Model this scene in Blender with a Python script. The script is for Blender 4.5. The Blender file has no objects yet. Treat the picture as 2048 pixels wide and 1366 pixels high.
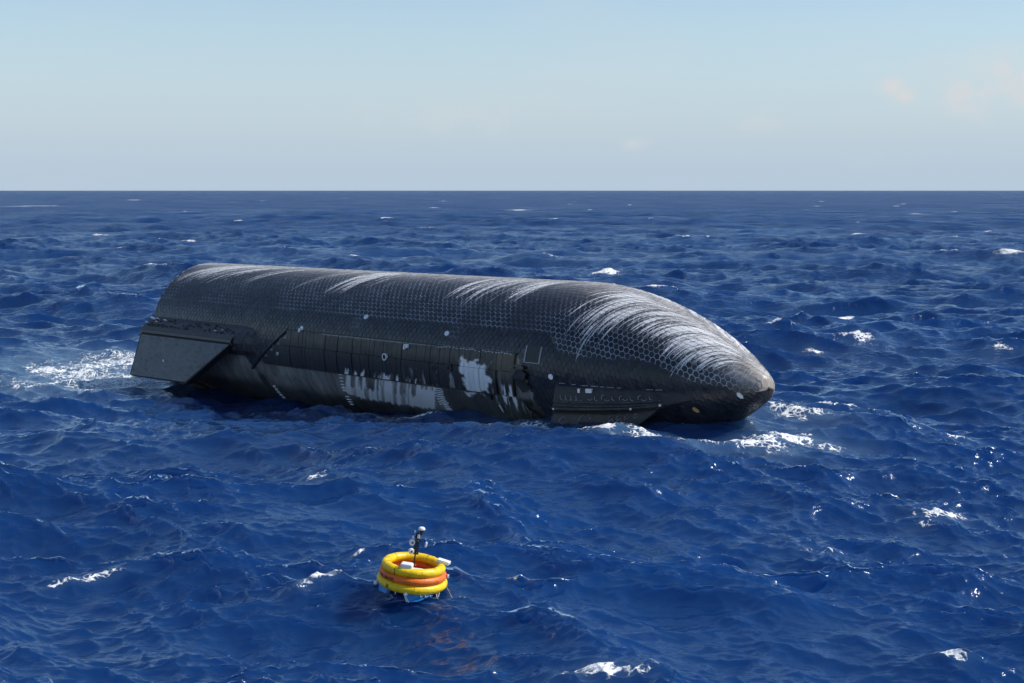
import bpy, bmesh, math, random
import numpy as np
from mathutils import Matrix, Vector
rad = math.radians
scene = bpy.context.scene

# ---------------------------------------------------------------- camera
CAM_H = 12.5
cam_d = bpy.data.cameras.new('camera'); cam = bpy.data.objects.new('camera', cam_d)
scene.collection.objects.link(cam); scene.camera = cam
cam_d.sensor_width = 36.0; cam_d.lens = 56.717
cam_d.clip_start = 0.5; cam_d.clip_end = 60000
cam.location = (0, 0, CAM_H)
cam.rotation_euler = (rad(90 - 5.356), 0, 0)

# ---------------------------------------------------------------- world, sun, exposure
SUN_EL, SUN_AZ = 47.0, 88.0          # azimuth clockwise from the view direction (+Y towards +X)
world = bpy.data.worlds.new('World'); scene.world = world; world.use_nodes = True
wn, wl = world.node_tree.nodes, world.node_tree.links
wn.clear()
w_out = wn.new('ShaderNodeOutputWorld'); w_bg = wn.new('ShaderNodeBackground')
sky = wn.new('ShaderNodeTexSky'); sky.sky_type = 'NISHITA'; sky.sun_disc = False
sky.sun_elevation = rad(SUN_EL); sky.sun_rotation = rad(SUN_AZ)
sky.altitude = 0; sky.air_density = 1.0; sky.dust_density = 0.0; sky.ozone_density = 2.2
w_bg.inputs['Strength'].default_value = 0.094
wl.new(w_bg.outputs[0], w_out.inputs[0])
# thin fair-weather cloud wisps, the same all round the sky
tc = wn.new('ShaderNodeTexCoord')
mp = wn.new('ShaderNodeMapping'); mp.inputs['Scale'].default_value = (1, 1, 2.6)
mp.inputs['Location'].default_value = (0.37, 0.11, 0.0)
cn = wn.new('ShaderNodeTexNoise'); cn.inputs['Scale'].default_value = 5.5; cn.inputs['Detail'].default_value = 6; cn.inputs['Roughness'].default_value = 0.52
cr = wn.new('ShaderNodeMapRange'); cr.inputs[1].default_value = 0.55; cr.inputs[2].default_value = 0.85; cr.inputs[4].default_value = 0.22
cm = wn.new('ShaderNodeMix'); cm.data_type = 'RGBA'; cm.inputs['B'].default_value = (5.6, 5.5, 5.8, 1)
wl.new(tc.outputs['Generated'], mp.inputs[0]); wl.new(mp.outputs[0], cn.inputs['Vector'])
wl.new(cn.outputs[0], cr.inputs[0]); wl.new(cr.outputs[0], cm.inputs['Factor'])
# low layer of sea haze towards the horizon, the same in every direction
sx = wn.new('ShaderNodeSeparateXYZ'); wl.new(tc.outputs['Generated'], sx.inputs[0])
def wmath(op, a, b=None):
    n = wn.new('ShaderNodeMath'); n.operation = op
    for i, v in enumerate((a, b)):
        if v is None: continue
        if isinstance(v, (int, float)): n.inputs[i].default_value = v
        else: wl.new(v, n.inputs[i])
    return n.outputs[0]
lay = wmath('DIVIDE', wmath('MAXIMUM', sx.outputs[2], 0.0), 0.088)
hz = wmath('EXPONENT', wmath('MULTIPLY', wmath('MULTIPLY', lay, lay), -1.0))
hm = wn.new('ShaderNodeMix'); hm.data_type = 'RGBA'; hm.inputs['B'].default_value = (3.75, 4.65, 5.6, 1)
wl.new(hz, hm.inputs['Factor']); wl.new(sky.outputs[0], hm.inputs['A'])
wl.new(hm.outputs['Result'], cm.inputs['A']); az = wmath('ARCTAN2', sx.outputs[0], sx.outputs[1]); el = wmath('ARCSINE', sx.outputs[2])
n2 = wn.new('ShaderNodeTexNoise'); n2.inputs['Scale'].default_value = 55; n2.inputs['Detail'].default_value = 5; n2.inputs['Roughness'].default_value = .5
wl.new(tc.outputs['Generated'], n2.inputs['Vector'])
tot = None
for (a0, e0, wa, we, st) in ((13.15, 3.55, .45, .30, .75), (13.6, 3.25, .42, .28, .75), (16.8, 3.5, 2.4, .9, .55), (15.6, 2.8, .9, .45, .35), (4.35, 1.62, .42, .20, .42), (8.9, 2.3, .8, .35, .22), (-2.0, 2.6, 3.5, .6, .16), (24., 3.0, 2.2, .8, .5), (-26., 2.6, 2.4, .7, .45), (60., 3.2, 3., .9, .5), (-70., 3.0, 4., .9, .5), (140., 3.0, 4., .9, .5), (-130., 2.7, 4., .9, .5)):
    da = wmath('DIVIDE', wmath('SUBTRACT', az, rad(a0)), rad(wa)); de = wmath('DIVIDE', wmath('SUBTRACT', el, rad(e0)), rad(we))
    d2 = wmath('ADD', wmath('MULTIPLY', da, da), wmath('MULTIPLY', de, de))
    d2 = wmath('ADD', d2, wmath('MULTIPLY', wmath('SUBTRACT', n2.outputs[0], .5), 5.0))
    g = wmath('MULTIPLY', wmath('EXPONENT', wmath('MULTIPLY', wmath('MAXIMUM', d2, 0.0), -1.1)), st)
    tot = g if tot is None else wmath('MAXIMUM', tot, g)
c2 = wn.new('ShaderNodeMix'); c2.data_type = 'RGBA'; c2.inputs['B'].default_value = (5.7, 5.5, 5.5, 1)
wl.new(tot, c2.inputs['Factor']); wl.new(cm.outputs['Result'], c2.inputs['A'])
wl.new(c2.outputs['Result'], w_bg.inputs['Color'])

sun_d = bpy.data.lights.new('sun', 'SUN'); sun = bpy.data.objects.new('sun', sun_d)
scene.collection.objects.link(sun)
sun_d.energy = 3.6; sun_d.angle = rad(0.55); sun_d.color = (1.0, 0.95, 0.88)
sdir = Vector((math.cos(rad(SUN_EL)) * math.sin(rad(SUN_AZ)), math.cos(rad(SUN_EL)) * math.cos(rad(SUN_AZ)), math.sin(rad(SUN_EL))))
sun.rotation_euler = (-sdir).to_track_quat('-Z', 'Y').to_euler()
sun.location = sdir * 100

vs = scene.view_settings
vs.view_transform = 'Standard'; vs.look = 'None'; vs.exposure = 0.42; vs.gamma = 1.0
vs.use_curve_mapping = False
scene.render.filter_size = 1.2
scene.cycles.use_denoising = True; scene.cycles.denoiser = 'OPENIMAGEDENOISE'; scene.cycles.denoising_input_passes = 'RGB_ALBEDO_NORMAL'; scene.cycles.denoising_prefilter = 'ACCURATE'
scene.cycles.max_bounces = 6
scene.cycles.sample_clamp_indirect = 6; scene.cycles.sample_clamp_direct = 3

# ================================================================ helpers
rng = np.random.default_rng(7)
random.seed(7)
COL = scene.collection

_tab = np.random.default_rng(99).random((256, 256)).astype(np.float64)
def vnoise(x, y, seed=0):
    x = np.asarray(x, float) + seed * 17.31; y = np.asarray(y, float) + seed * 7.77
    xi = np.floor(x).astype(int); yi = np.floor(y).astype(int)
    fx = x - xi; fy = y - yi
    fx = fx * fx * (3 - 2 * fx); fy = fy * fy * (3 - 2 * fy)
    a = _tab[xi & 255, yi & 255]; b = _tab[(xi + 1) & 255, yi & 255]
    c = _tab[xi & 255, (yi + 1) & 255]; d = _tab[(xi + 1) & 255, (yi + 1) & 255]
    return (a * (1 - fx) + b * fx) * (1 - fy) + (c * (1 - fx) + d * fx) * fy
def fbm(x, y, seed=0, octv=4):
    t = 0; amp = 0.5; s = 0
    for k in range(octv):
        t = t + amp * vnoise(np.asarray(x) * 2 ** k, np.asarray(y) * 2 ** k, seed + k * 3); s += amp; amp *= 0.5
    return t / s
def sstep(a, b, x):
    t = np.clip((np.asarray(x, float) - a) / (b - a), 0, 1)
    return t * t * (3 - 2 * t)

def link(o, parent=None):
    COL.objects.link(o)
    if parent is not None: o.parent = parent
    return o
def tag(o, label=None, cat=None, group=None, kind=None):
    if label: o['label'] = label
    if cat: o['category'] = cat
    if group: o['group'] = group
    if kind: o['kind'] = kind
    return o
def mesh_from(name, verts, faces, mat, parent=None, smooth=False):
    me = bpy.data.meshes.new(name)
    me.from_pydata([tuple(map(float, v)) for v in verts], [], [tuple(int(i) for i in f) for f in faces])
    me.update()
    if smooth: me.polygons.foreach_set('use_smooth', [True] * len(me.polygons))
    if mat: me.materials.append(mat)
    return link(bpy.data.objects.new(name, me), parent)
def grid_mesh(name, V, mat, parent=None, wrap=False, smooth=True):
    """V: (rows, cols, 3) array -> quad mesh, fast path."""
    R_, C_ = V.shape[:2]
    idx = np.arange(R_ * C_).reshape(R_, C_)
    if wrap: idx = np.concatenate([idx, idx[:, :1]], 1)
    a = idx[:-1, :-1].ravel(); b = idx[:-1, 1:].ravel(); c = idx[1:, 1:].ravel(); d = idx[1:, :-1].ravel()
    F = np.stack([a, b, c, d], 1).astype(np.int32)
    return quads_mesh(name, V.reshape(-1, 3), F, mat, parent, smooth)
def quads_mesh(name, V, F, mat, parent=None, smooth=True):
    me = bpy.data.meshes.new(name)
    me.vertices.add(len(V)); me.vertices.foreach_set('co', np.ascontiguousarray(V, np.float32).ravel())
    n, k = F.shape
    me.loops.add(n * k); me.loops.foreach_set('vertex_index', F.ravel())
    me.polygons.add(n)
    me.polygons.foreach_set('loop_start', (np.arange(n) * k).astype(np.int32))
    me.polygons.foreach_set('loop_total', np.full(n, k, np.int32))
    me.polygons.foreach_set('use_smooth', np.full(n, smooth))
    me.update(calc_edges=True); me.validate()
    if mat: me.materials.append(mat)
    return link(bpy.data.objects.new(name, me), parent)
def fattr(o, name, vals):
    a = o.data.attributes.new(name, 'FLOAT', 'POINT'); a.data.foreach_set('value', np.ascontiguousarray(vals, np.float32).ravel())
def vattr(o, name, vals):
    a = o.data.attributes.new(name, 'FLOAT_VECTOR', 'POINT'); a.data.foreach_set('vector', np.ascontiguousarray(vals, np.float32).ravel())
def cattr(o, name, vals):
    v = np.ones((len(vals), 4), np.float32); v[:, :3] = vals
    a = o.data.attributes.new(name, 'FLOAT_COLOR', 'POINT'); a.data.foreach_set('color', v.ravel())
def empty(name, loc=(0, 0, 0), parent=None):
    o = bpy.data.objects.new(name, None); o.empty_display_size = 0.3; o.location = loc
    return link(o, parent)

class MB:
    """collects simple solids into one mesh"""
    def __init__(s): s.v = []; s.f = []
    def add(s, v, f):
        b = len(s.v); s.v += [tuple(p) for p in v]; s.f += [tuple(i + b for i in q) for q in f]; return s
    def box(s, c, d, rot=None):
        v = [Vector(((x - .5) * d[0], (y - .5) * d[1], (z - .5) * d[2])) for x in (0, 1) for y in (0, 1) for z in (0, 1)]
        if rot is not None: v = [rot @ p for p in v]
        v = [p + Vector(c) for p in v]
        return s.add(v, [(0, 1, 3, 2), (4, 6, 7, 5), (0, 4, 5, 1), (2, 3, 7, 6), (0, 2, 6, 4), (1, 5, 7, 3)])
    def rbox(s, c, d, r, rot=None):
        bm = bmesh.new(); bmesh.ops.create_cube(bm, size=1)
        for v in bm.verts: v.co = Vector((v.co.x * d[0], v.co.y * d[1], v.co.z * d[2]))
        bmesh.ops.bevel(bm, geom=bm.edges[:] + bm.verts[:], offset=r, segments=3, affect='EDGES', profile=0.5)
        bm.verts.index_update()
        v = [(rot @ q.co if rot is not None else q.co) + Vector(c) for q in bm.verts]
        f = [[q.index for q in p.verts] for p in bm.faces]; bm.free()
        return s.add(v, f)
    def tube(s, pts, r, n=8, cap=True):
        pts = [Vector(p) for p in pts]; rr = r if isinstance(r, (list, tuple)) else [r] * len(pts)
        v = []; f = []; ref = None
        for i, p in enumerate(pts):
            t = (pts[min(i + 1, len(pts) - 1)] - pts[max(i - 1, 0)]).normalized()
            if ref is None: ref = Vector((0, 0, 1)) if abs(t.z) < .9 else Vector((1, 0, 0))
            x = t.cross(ref).normalized(); y = t.cross(x).normalized(); ref = -y if False else ref
            for k in range(n):
                a = 2 * math.pi * k / n; v.append(p + x * math.cos(a) * rr[i] + y * math.sin(a) * rr[i])
        for i in range(len(pts) - 1):
            for k in range(n):
                f.append((i * n + k, i * n + (k + 1) % n, (i + 1) * n + (k + 1) % n, (i + 1) * n + k))
        if cap:
            f.append(tuple(range(n))[::-1]); f.append(tuple((len(pts) - 1) * n + k for k in range(n)))
        return s.add(v, f)
    def lathe(s, c, prof, axis=(0, 0, 1), n=20):
        q = Vector((0, 0, 1)).rotation_difference(Vector(axis)); v = []; f = []
        for (r, z) in prof:
            for k in range(n):
                a = 2 * math.pi * k / n; v.append(Vector(c) + q @ Vector((r * math.cos(a), r * math.sin(a), z)))
        for i in range(len(prof) - 1):
            for k in range(n): f.append((i * n + k, i * n + (k + 1) % n, (i + 1) * n + (k + 1) % n, (i + 1) * n + k))
        f.append(tuple(range(n))[::-1]); f.append(tuple((len(prof) - 1) * n + k for k in range(n)))
        return s.add(v, f)
    def build(s, name, mat, parent=None, smooth=False):
        return mesh_from(name, s.v, s.f, mat, parent, smooth)

# ---------------------------------------------------------------- material helpers
def new_mat(name):
    m = bpy.data.materials.new(name); m.use_nodes = True
    nt = m.node_tree; b = nt.nodes['Principled BSDF']
    return m, nt, b
def nd(nt, t, **kw):
    n = nt.nodes.new(t)
    for k, v in kw.items(): setattr(n, k, v)
    return n
def attr(nt, name, out='Fac'):
    n = nd(nt, 'ShaderNodeAttribute'); n.attribute_name = name
    return n.outputs[out]
def noise(nt, vec, scale, detail=3, rough=.5):
    n = nd(nt, 'ShaderNodeTexNoise'); n.inputs['Scale'].default_value = scale; n.inputs['Detail'].default_value = detail; n.inputs['Roughness'].default_value = rough
    if vec is not None: nt.links.new(vec, n.inputs['Vector'])
    return n.outputs[0]
def math_(nt, op, a, b=None, c=None, clamp=False):
    n = nd(nt, 'ShaderNodeMath'); n.operation = op; n.use_clamp = clamp
    for i, x in enumerate((a, b, c)):
        if x is None: continue
        if isinstance(x, (int, float)): n.inputs[i].default_value = x
        else: nt.links.new(x, n.inputs[i])
    return n.outputs[0]
def maprange(nt, x, a, b, c=0., d=1., smooth=False):
    n = nd(nt, 'ShaderNodeMapRange'); n.interpolation_type = 'SMOOTHSTEP' if smooth else 'LINEAR'
    for i, v in enumerate((a, b, c, d)):
        if isinstance(v, (int, float)): n.inputs[i + 1].default_value = v
        else: nt.links.new(v, n.inputs[i + 1])
    nt.links.new(x, n.inputs[0]); return n.outputs[0]
def mixc(nt, fac, a, b):
    n = nd(nt, 'ShaderNodeMix'); n.data_type = 'RGBA'
    for key, x in (('Factor', fac), ('A', a), ('B', b)):
        if isinstance(x, (int, float)): n.inputs[key].default_value = x
        elif isinstance(x, tuple): n.inputs[key].default_value = (*x, 1) if len(x) == 3 else x
        else: nt.links.new(x, n.inputs[key])
    return n.outputs['Result']
def mapping(nt, vec, scale=(1, 1, 1), rot=(0, 0, 0), loc=(0, 0, 0)):
    n = nd(nt, 'ShaderNodeMapping'); n.inputs['Scale'].default_value = scale; n.inputs['Rotation'].default_value = rot; n.inputs['Location'].default_value = loc
    nt.links.new(vec, n.inputs[0]); return n.outputs[0]
def plain(name, col, rough=.5, metal=0., var=.12, scale=6., bump=0., spec=.5):
    """painted / moulded surface with a little grime and relief"""
    m, nt, b = new_mat(name)
    tcn = nd(nt, 'ShaderNodeTexCoord').outputs['Object']
    n1 = noise(nt, tcn, scale, 5, .6)
    dark = tuple(c * (1 - var * 2) for c in col); lite = tuple(min(1, c * (1 + var)) for c in col)
    nt.links.new(mixc(nt, maprange(nt, n1, .3, .7), dark, lite), b.inputs['Base Color'])
    nt.links.new(maprange(nt, n1, .3, .7, rough - .08, min(1, rough + .1)), b.inputs['Roughness'])
    b.inputs['Metallic'].default_value = metal; b.inputs['Specular IOR Level'].default_value = spec
    if bump:
        bp = nd(nt, 'ShaderNodeBump'); bp.inputs['Distance'].default_value = bump; bp.inputs['Strength'].default_value = 1
        nt.links.new(noise(nt, tcn, scale * 2.5, 4), bp.inputs['Height']); nt.links.new(bp.outputs[0], b.inputs['Normal'])
    return m

# ================================================================ the spacecraft's own frame
# local axes: x = along the hull from the tail (0) to the nose tip (L), z = up, y = away from the near flank
R = 4.5; L = 50.897; LN = 12.3995; PE, PX = 1.8339, 0.8532
A_ = np.array([0.64869053, -0.76100026, 0.00889988]); N_ = np.array([-0.7610304, -0.64871622, 0.0]); U_ = np.array([-0.0057735, 0.00677308, 0.9999604])
O_ = np.array([-20.9976, 112.2727, 2.9517])
def prof(s):
    s = np.asarray(s, float)
    u = np.clip((s - (L - LN)) / (LN + .22), 0, 1)
    ogive = R * np.clip(1 - u ** PE, 0, 1) ** PX
    d = np.clip(L - .28 - s, 0, 50); cap = np.sqrt(2 * 1.0 * d) + .6 * d          # rounded tip
    return (ogive ** -12. + np.maximum(cap, 1e-2) ** -12.) ** (-1 / 12.)
_ss = np.concatenate([np.linspace(0, L - LN, 400), L - LN + LN * (1 - (1 - np.linspace(0, 1, 1500)[1:]) ** 2)])
_rr = prof(_ss)
_arc = np.concatenate([[0], np.cumsum(np.hypot(np.diff(_ss), np.diff(_rr)))])
def surf(s, phi, off=0.0):
    """point on the hull: phi degrees from the top towards the near flank"""
    s = np.asarray(s, float); p = np.radians(phi); r = prof(s)
    h = 0.01; dr = (prof(np.minimum(s + h, L)) - prof(s - h)) / (np.minimum(s + h, L) - (s - h))
    k = 1 / np.sqrt(1 + dr * dr)
    x = s - dr * k * off; rr = r + k * off
    return np.stack([x, -rr * np.sin(p), rr * np.cos(p)], -1)
def nu(s, n, u): return np.array([s, -n, u], float)

# ---------------------------------------------------------------- wear of the heat shield (stains with their own shape)
def flow(s, phi):
    c = 1.2 + 2.2 * sstep(26, 14, s)
    return s + c * np.log((np.abs(phi) + 1.2) / 40.0)
def streak_amount(s, phi):
    ph = np.abs(phi); psi = flow(s, phi)
    grp = fbm(psi * .55, 0 * psi + 3.3, 4, 3)
    grp2 = fbm(psi * 1.7, ph * .01, 9, 2)
    low = 68 + 30 * vnoise(psi * .9, 0 * psi, 21) * 1.0
    nose = sstep(38.5, 42.5, s) * sstep(50.2, 48.6, s) * sstep(1, 7, ph) * sstep(low, low - 42, ph) * (.26 + .46 * grp)
    bar = sstep(40, 36, s) * sstep(3, 9, ph) * sstep(60, 20, ph) * (.14 + .62 * sstep(.36, .62, grp) * (.35 + grp2))
    return np.clip(nose + bar * .80, 0, .9)
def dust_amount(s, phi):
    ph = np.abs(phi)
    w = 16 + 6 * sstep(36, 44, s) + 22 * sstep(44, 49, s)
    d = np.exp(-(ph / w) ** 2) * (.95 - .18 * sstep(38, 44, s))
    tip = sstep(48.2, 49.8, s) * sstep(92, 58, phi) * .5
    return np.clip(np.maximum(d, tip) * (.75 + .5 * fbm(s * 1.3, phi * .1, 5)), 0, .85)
def joint_amount(s, phi):
    """how far the pale gap filler shows between the tiles"""
    psi = flow(s, phi)
    edge = 61 + 4 * (fbm(s * .8, 0 * s, 31) - .5) + 12 * sstep(39.5, 41.0, s) - 3 * sstep(43.5, 44.5, s) + 16 * sstep(45.5, 49, s) + 14 * sstep(49.0, 49.8, s)
    e = sstep(edge + 1.2, edge - 1.2, phi)
    patch = .36 + .85 * sstep(.38, .60, fbm(psi * .42, phi * .012, 12, 3))
    gap = 1 - .8 * sstep(15.6, 14.2, s) * sstep(11.2, 12.6, s) * sstep(30, 60, phi)
    aft = 1 - .35 * sstep(14, 8, s)
    boost = .35 * sstep(25.5, 27, s) * sstep(37, 35.5, s) + .3 * sstep(40, 43, s)
    low = .35 * sstep(8, 14, s) * sstep(16, 14, s) * sstep(.6, .75, vnoise(s * 2.2, phi * .25, 40)) * sstep(80, 70, phi)
    # narrow rings of close-set joints
    ring = np.zeros_like(psi)
    for rs in (23.6, 32.6):
        ring = np.maximum(ring, np.exp(-((s - rs - (62 - phi) * .02) / .55) ** 2) * sstep(72, 70, phi))
    hatch = (np.abs(s - 41.7) < .9) * (phi > 58) * (phi < 74)
    return np.clip(np.maximum(e * np.clip(patch + boost, 0, 1.1) * gap * aft, np.maximum(low, ring * .55)) , 0, 1)
def bare_metal(s, phi, want_white=False):
    """colour of the stainless steel lee side with soot, scale, frost-white deposits and a darker underside"""
    n1 = fbm(s * .5, phi * .05, 1); n2 = fbm(s * 2.2, phi * .03, 2); n3 = fbm(s * 7, phi * .05, 3, 3)
    g = .16 + .20 * n1 + .16 * (n2 - .5) + .16 * (n3 - .5)
    col = np.stack([g * 1.03, g * 1.0, g * .93], -1)
    soot_dark = sstep(.5, .75, fbm(s * .35, phi * .035, 8)) * .65
    soot_dark = np.maximum(soot_dark, sstep(30.9, 32, s) * sstep(104, 107, phi) * .72)
    soot_dark = np.maximum(soot_dark, sstep(122, 134, phi + 6 * fbm(s * .6, 0 * s, 19)) * .72)  # steel colour darkens towards the underside, with an uneven edge
    soot_dark = np.maximum(soot_dark, sstep(12.2, 12.9, s) * sstep(14.0, 13.2, s) * sstep(112, 118, phi) * .8)
    soot_dark = np.maximum(soot_dark, sstep(43.5, 45.5, s) * .93)          # the nose is charred all round
    col = col * (1 - soot_dark[..., None])
    brown = sstep(33, 37, s) * sstep(.35, .7, n1)
    col = col * (1 - brown[..., None] * np.array([-.15, .05, .3]))
    # run-down frost-white deposit between the two ladders of tick marks
    t = s + (phi - 104) * .045
    f1 = fbm(t * 3.1, 0 * s + 1.5, 14, 4); f2 = vnoise(t * 11, 0 * s, 15)
    top = 117.5 - 15 * sstep(.50, .57, f1) - 5 * f2
    top = np.where(t > 29.6, 103.5 + 5 * sstep(.55, .75, f2), top)
    bot = 121 + 6 * fbm(t * 1.6, 0 * s, 16) + 3 * f2 - 4 * sstep(24, 22.5, t)
    fr = sstep(22.3, 22.7, t) * sstep(31.25, 31.1, t) * sstep(top, top + 1.5, phi) * sstep(bot, bot - 1.2, phi) * (.25 + .75 * sstep(.22, .36, vnoise(t * 6.5, phi * .05, 61)))
    col = col * (1 - fr[..., None]) + fr[..., None] * np.array([.90, .92, .94])
    # the large bleached patch and its runs
    q = fbm(s * 1.8, phi * .22, 17, 4) - .5
    dx = np.abs(s - 34.85) - 1.15 - 1.1 * q; dy = np.abs(phi - 95.5) - 10.5 - 12 * q
    pa = sstep(.12, -.12, dx) * sstep(1.2, -1.2, dy)
    run = sstep(.52, .60, fbm(s * 5, phi * .05, 18)) * sstep(36.0, 36.3, s) * sstep(38.3, 37.9, s) * sstep(93 + 5 * f2, 96 + 5 * f2, phi) * sstep(118, 110, phi)
    run2 = .6 * sstep(.55, .66, fbm(s * 4, phi * .06, 27)) * sstep(28, 30, s) * sstep(33.6, 33, s) * sstep(92, 96, phi) * sstep(104.5, 103.5, phi)
    wh = np.clip(pa + run + run2, 0, 1) * (.78 + .3 * n3)
    col = col * (1 - wh[..., None]) + wh[..., None] * np.array([.84, .88, .91])
    if want_white: return np.clip(col, .006, .8), np.clip(fr + wh, 0, 1)
    return np.clip(col, .006, .8)

def shield_material(name, base_attr=True):
    m, nt, b = new_mat(name)
    fl = attr(nt, 'flow', 'Vector'); col = attr(nt, 'col', 'Color')
    am = attr(nt, 'amt'); du = attr(nt, 'dust')
    v1 = mapping(nt, fl, (6.5, .20, 1)); v2 = mapping(nt, fl, (21., .42, 1), loc=(3, 5, 0)); v3 = mapping(nt, fl, (1., 4., 1))
    a = maprange(nt, noise(nt, v1, 1.0, 2, .5), .32, .68); bb = maprange(nt, noise(nt, v2, 1.0, 2, .5), .3, .7)
    st = math_(nt, 'ADD', math_(nt, 'MULTIPLY', a, .52), math_(nt, 'MULTIPLY', bb, .48))
    thr = math_(nt, 'SUBTRACT', 1.0, am)
    mask = maprange(nt, st, math_(nt, 'SUBTRACT', thr, .05), math_(nt, 'ADD', thr, .06), smooth=True)
    mask = math_(nt, 'MULTIPLY', mask, math_(nt, 'GREATER_THAN', am, .02))
    pos = nd(nt, 'ShaderNodeTexCoord').outputs['Object']
    n = noise(nt, pos, 2.2, 6, .62); nf = noise(nt, pos, 14, 3, .6)
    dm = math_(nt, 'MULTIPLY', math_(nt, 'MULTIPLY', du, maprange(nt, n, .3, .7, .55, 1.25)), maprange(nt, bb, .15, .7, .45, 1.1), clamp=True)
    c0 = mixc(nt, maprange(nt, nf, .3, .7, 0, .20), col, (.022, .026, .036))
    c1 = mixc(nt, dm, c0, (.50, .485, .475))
    c2 = mixc(nt, math_(nt, 'MULTIPLY', mask, maprange(nt, nf, .3, .7, .55, .95)), c1, (.78, .79, .81))
    nt.links.new(c2, b.inputs['Base Color'])
    rr = maprange(nt, n, .3, .7, .20, .42)
    nt.links.new(math_(nt, 'ADD', rr, math_(nt, 'MULTIPLY', math_(nt, 'MAXIMUM', mask, dm), .35), clamp=True), b.inputs['Roughness'])
    b.inputs['Specular IOR Level'].default_value = .45
    bp = nd(nt, 'ShaderNodeBump'); bp.inputs['Distance'].default_value = .006; bp.inputs['Strength'].default_value = .8
    nt.links.new(noise(nt, pos, 9, 4, .6), bp.inputs['Height']); nt.links.new(bp.outputs[0], b.inputs['Normal'])
    return m
M_shield = shield_material('charred_tile')
def steel_material():
    m, nt, b = new_mat('scorched_steel')
    col = attr(nt, 'col', 'Color'); pos = nd(nt, 'ShaderNodeTexCoord').outputs['Object']
    n = noise(nt, pos, 3, 6, .65)
    st = noise(nt, mapping(nt, pos, (9, 1.2, 1.2)), 1, 4, .6)
    lum = nd(nt, 'ShaderNodeRGBToBW'); nt.links.new(col, lum.inputs[0])
    c = mixc(nt, math_(nt, 'MULTIPLY', maprange(nt, st, .42, .72, 0, .55), maprange(nt, lum.outputs[0], .3, .6, 1, .12)), col, (.02, .02, .024))
    nt.links.new(c, b.inputs['Base Color'])
    b.inputs['Metallic'].default_value = .2
    nt.links.new(maprange(nt, n, .3, .7, .32, .58), b.inputs['Roughness'])
    bp = nd(nt, 'ShaderNodeBump'); bp.inputs['Distance'].default_value = .02; bp.inputs['Strength'].default_value = .7
    nt.links.new(noise(nt, mapping(nt, pos, (2.2, .6, .6)), 1, 4, .55), bp.inputs['Height']); nt.links.new(bp.outputs[0], b.inputs['Normal'])
    return m
M_steel = steel_material()
M_black = plain('black_fairing', (.022, .023, .026), .5, 0, .35, 3, .012)
M_flap = plain('weathered_flap_tile', (.060, .074, .082), .42, .0, .22, 1.4, .02)
M_strip = plain('burnt_metal_strip', (.085, .08, .075), .45, .5, .3, 5, .004)
M_white = plain('white_enamel', (.78, .79, .80), .4, 0, .06, 9)
M_filler = plain('pale_gap_filler', (.36, .37, .40), .7, 0, .2, 12)
M_fair = plain('scorched_fairing', (.058, .055, .060), .5, 0, .45, 4, .03)
M_gold = plain('tan_ablator', (.45, .30, .10), .6, 0, .25, 20)
M_tan = plain('scorched_bracket', (.20, .17, .135), .6, .2, .3, 6)
M_dark = plain('dark_interior', (.015, .015, .017), .7, 0, .3, 4)

# ================================================================ water: wave field
WIND = np.array([-.42, -.91]); WIND /= np.hypot(*WIND)
def cascade(Lt, N, lmin, lmax, rms, seed, spread=2.0, chop=1.0):
    g = np.random.default_rng(seed)
    k = np.fft.fftfreq(N, Lt / N) * 2 * np.pi
    kx, ky = np.meshgrid(k, k, indexing='ij'); kk = np.hypot(kx, ky); kk[0, 0] = 1
    lam = 2 * np.pi / kk
    c = (kx * WIND[0] + ky * WIND[1]) / kk
    D = np.where(c > 0, np.abs(c) ** spread, .12 * np.abs(c) ** spread) + .03
    S = kk ** -4.0 * np.exp(-(2 * np.pi / 34. / kk) ** 2) * D * (lam < lmax) * (lam >= lmin)
    a = np.sqrt(S) * (g.normal(size=(N, N)) + 1j * g.normal(size=(N, N)))
    a[0, 0] = 0
    h = np.fft.ifft2(a).real; sc = rms / h.std()
    dx = np.fft.ifft2(1j * kx / kk * a).real; dy = np.fft.ifft2(1j * ky / kk * a).real
    return (h * sc, dx * sc * chop, dy * sc * chop, Lt, N)
def sample(cs, x, y, ch=(0, 1, 2)):
    Lt, N = cs[3], cs[4]
    fx = (x / Lt * N) % N; fy = (y / Lt * N) % N
    xi = np.floor(fx).astype(int); yi = np.floor(fy).astype(int); fx -= xi; fy -= yi
    x0 = xi % N; x1 = (xi + 1) % N; y0 = yi % N; y1 = (yi + 1) % N
    out = []
    for c in ch:
        a = cs[c]
        out.append((a[x0, y0] * (1 - fx) + a[x1, y0] * fx) * (1 - fy) + (a[x0, y1] * (1 - fx) + a[x1, y1] * fx) * fy)
    return out
CA = cascade(410., 512, 7., 150., .52, 11, 3.0, 1.25)
CB = cascade(97., 512, 1.5, 7., .185, 23, 2.6, 1.3)
CC = cascade(23., 512, .22, 1.5, .054, 35, 3.0, 1.25)
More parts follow.
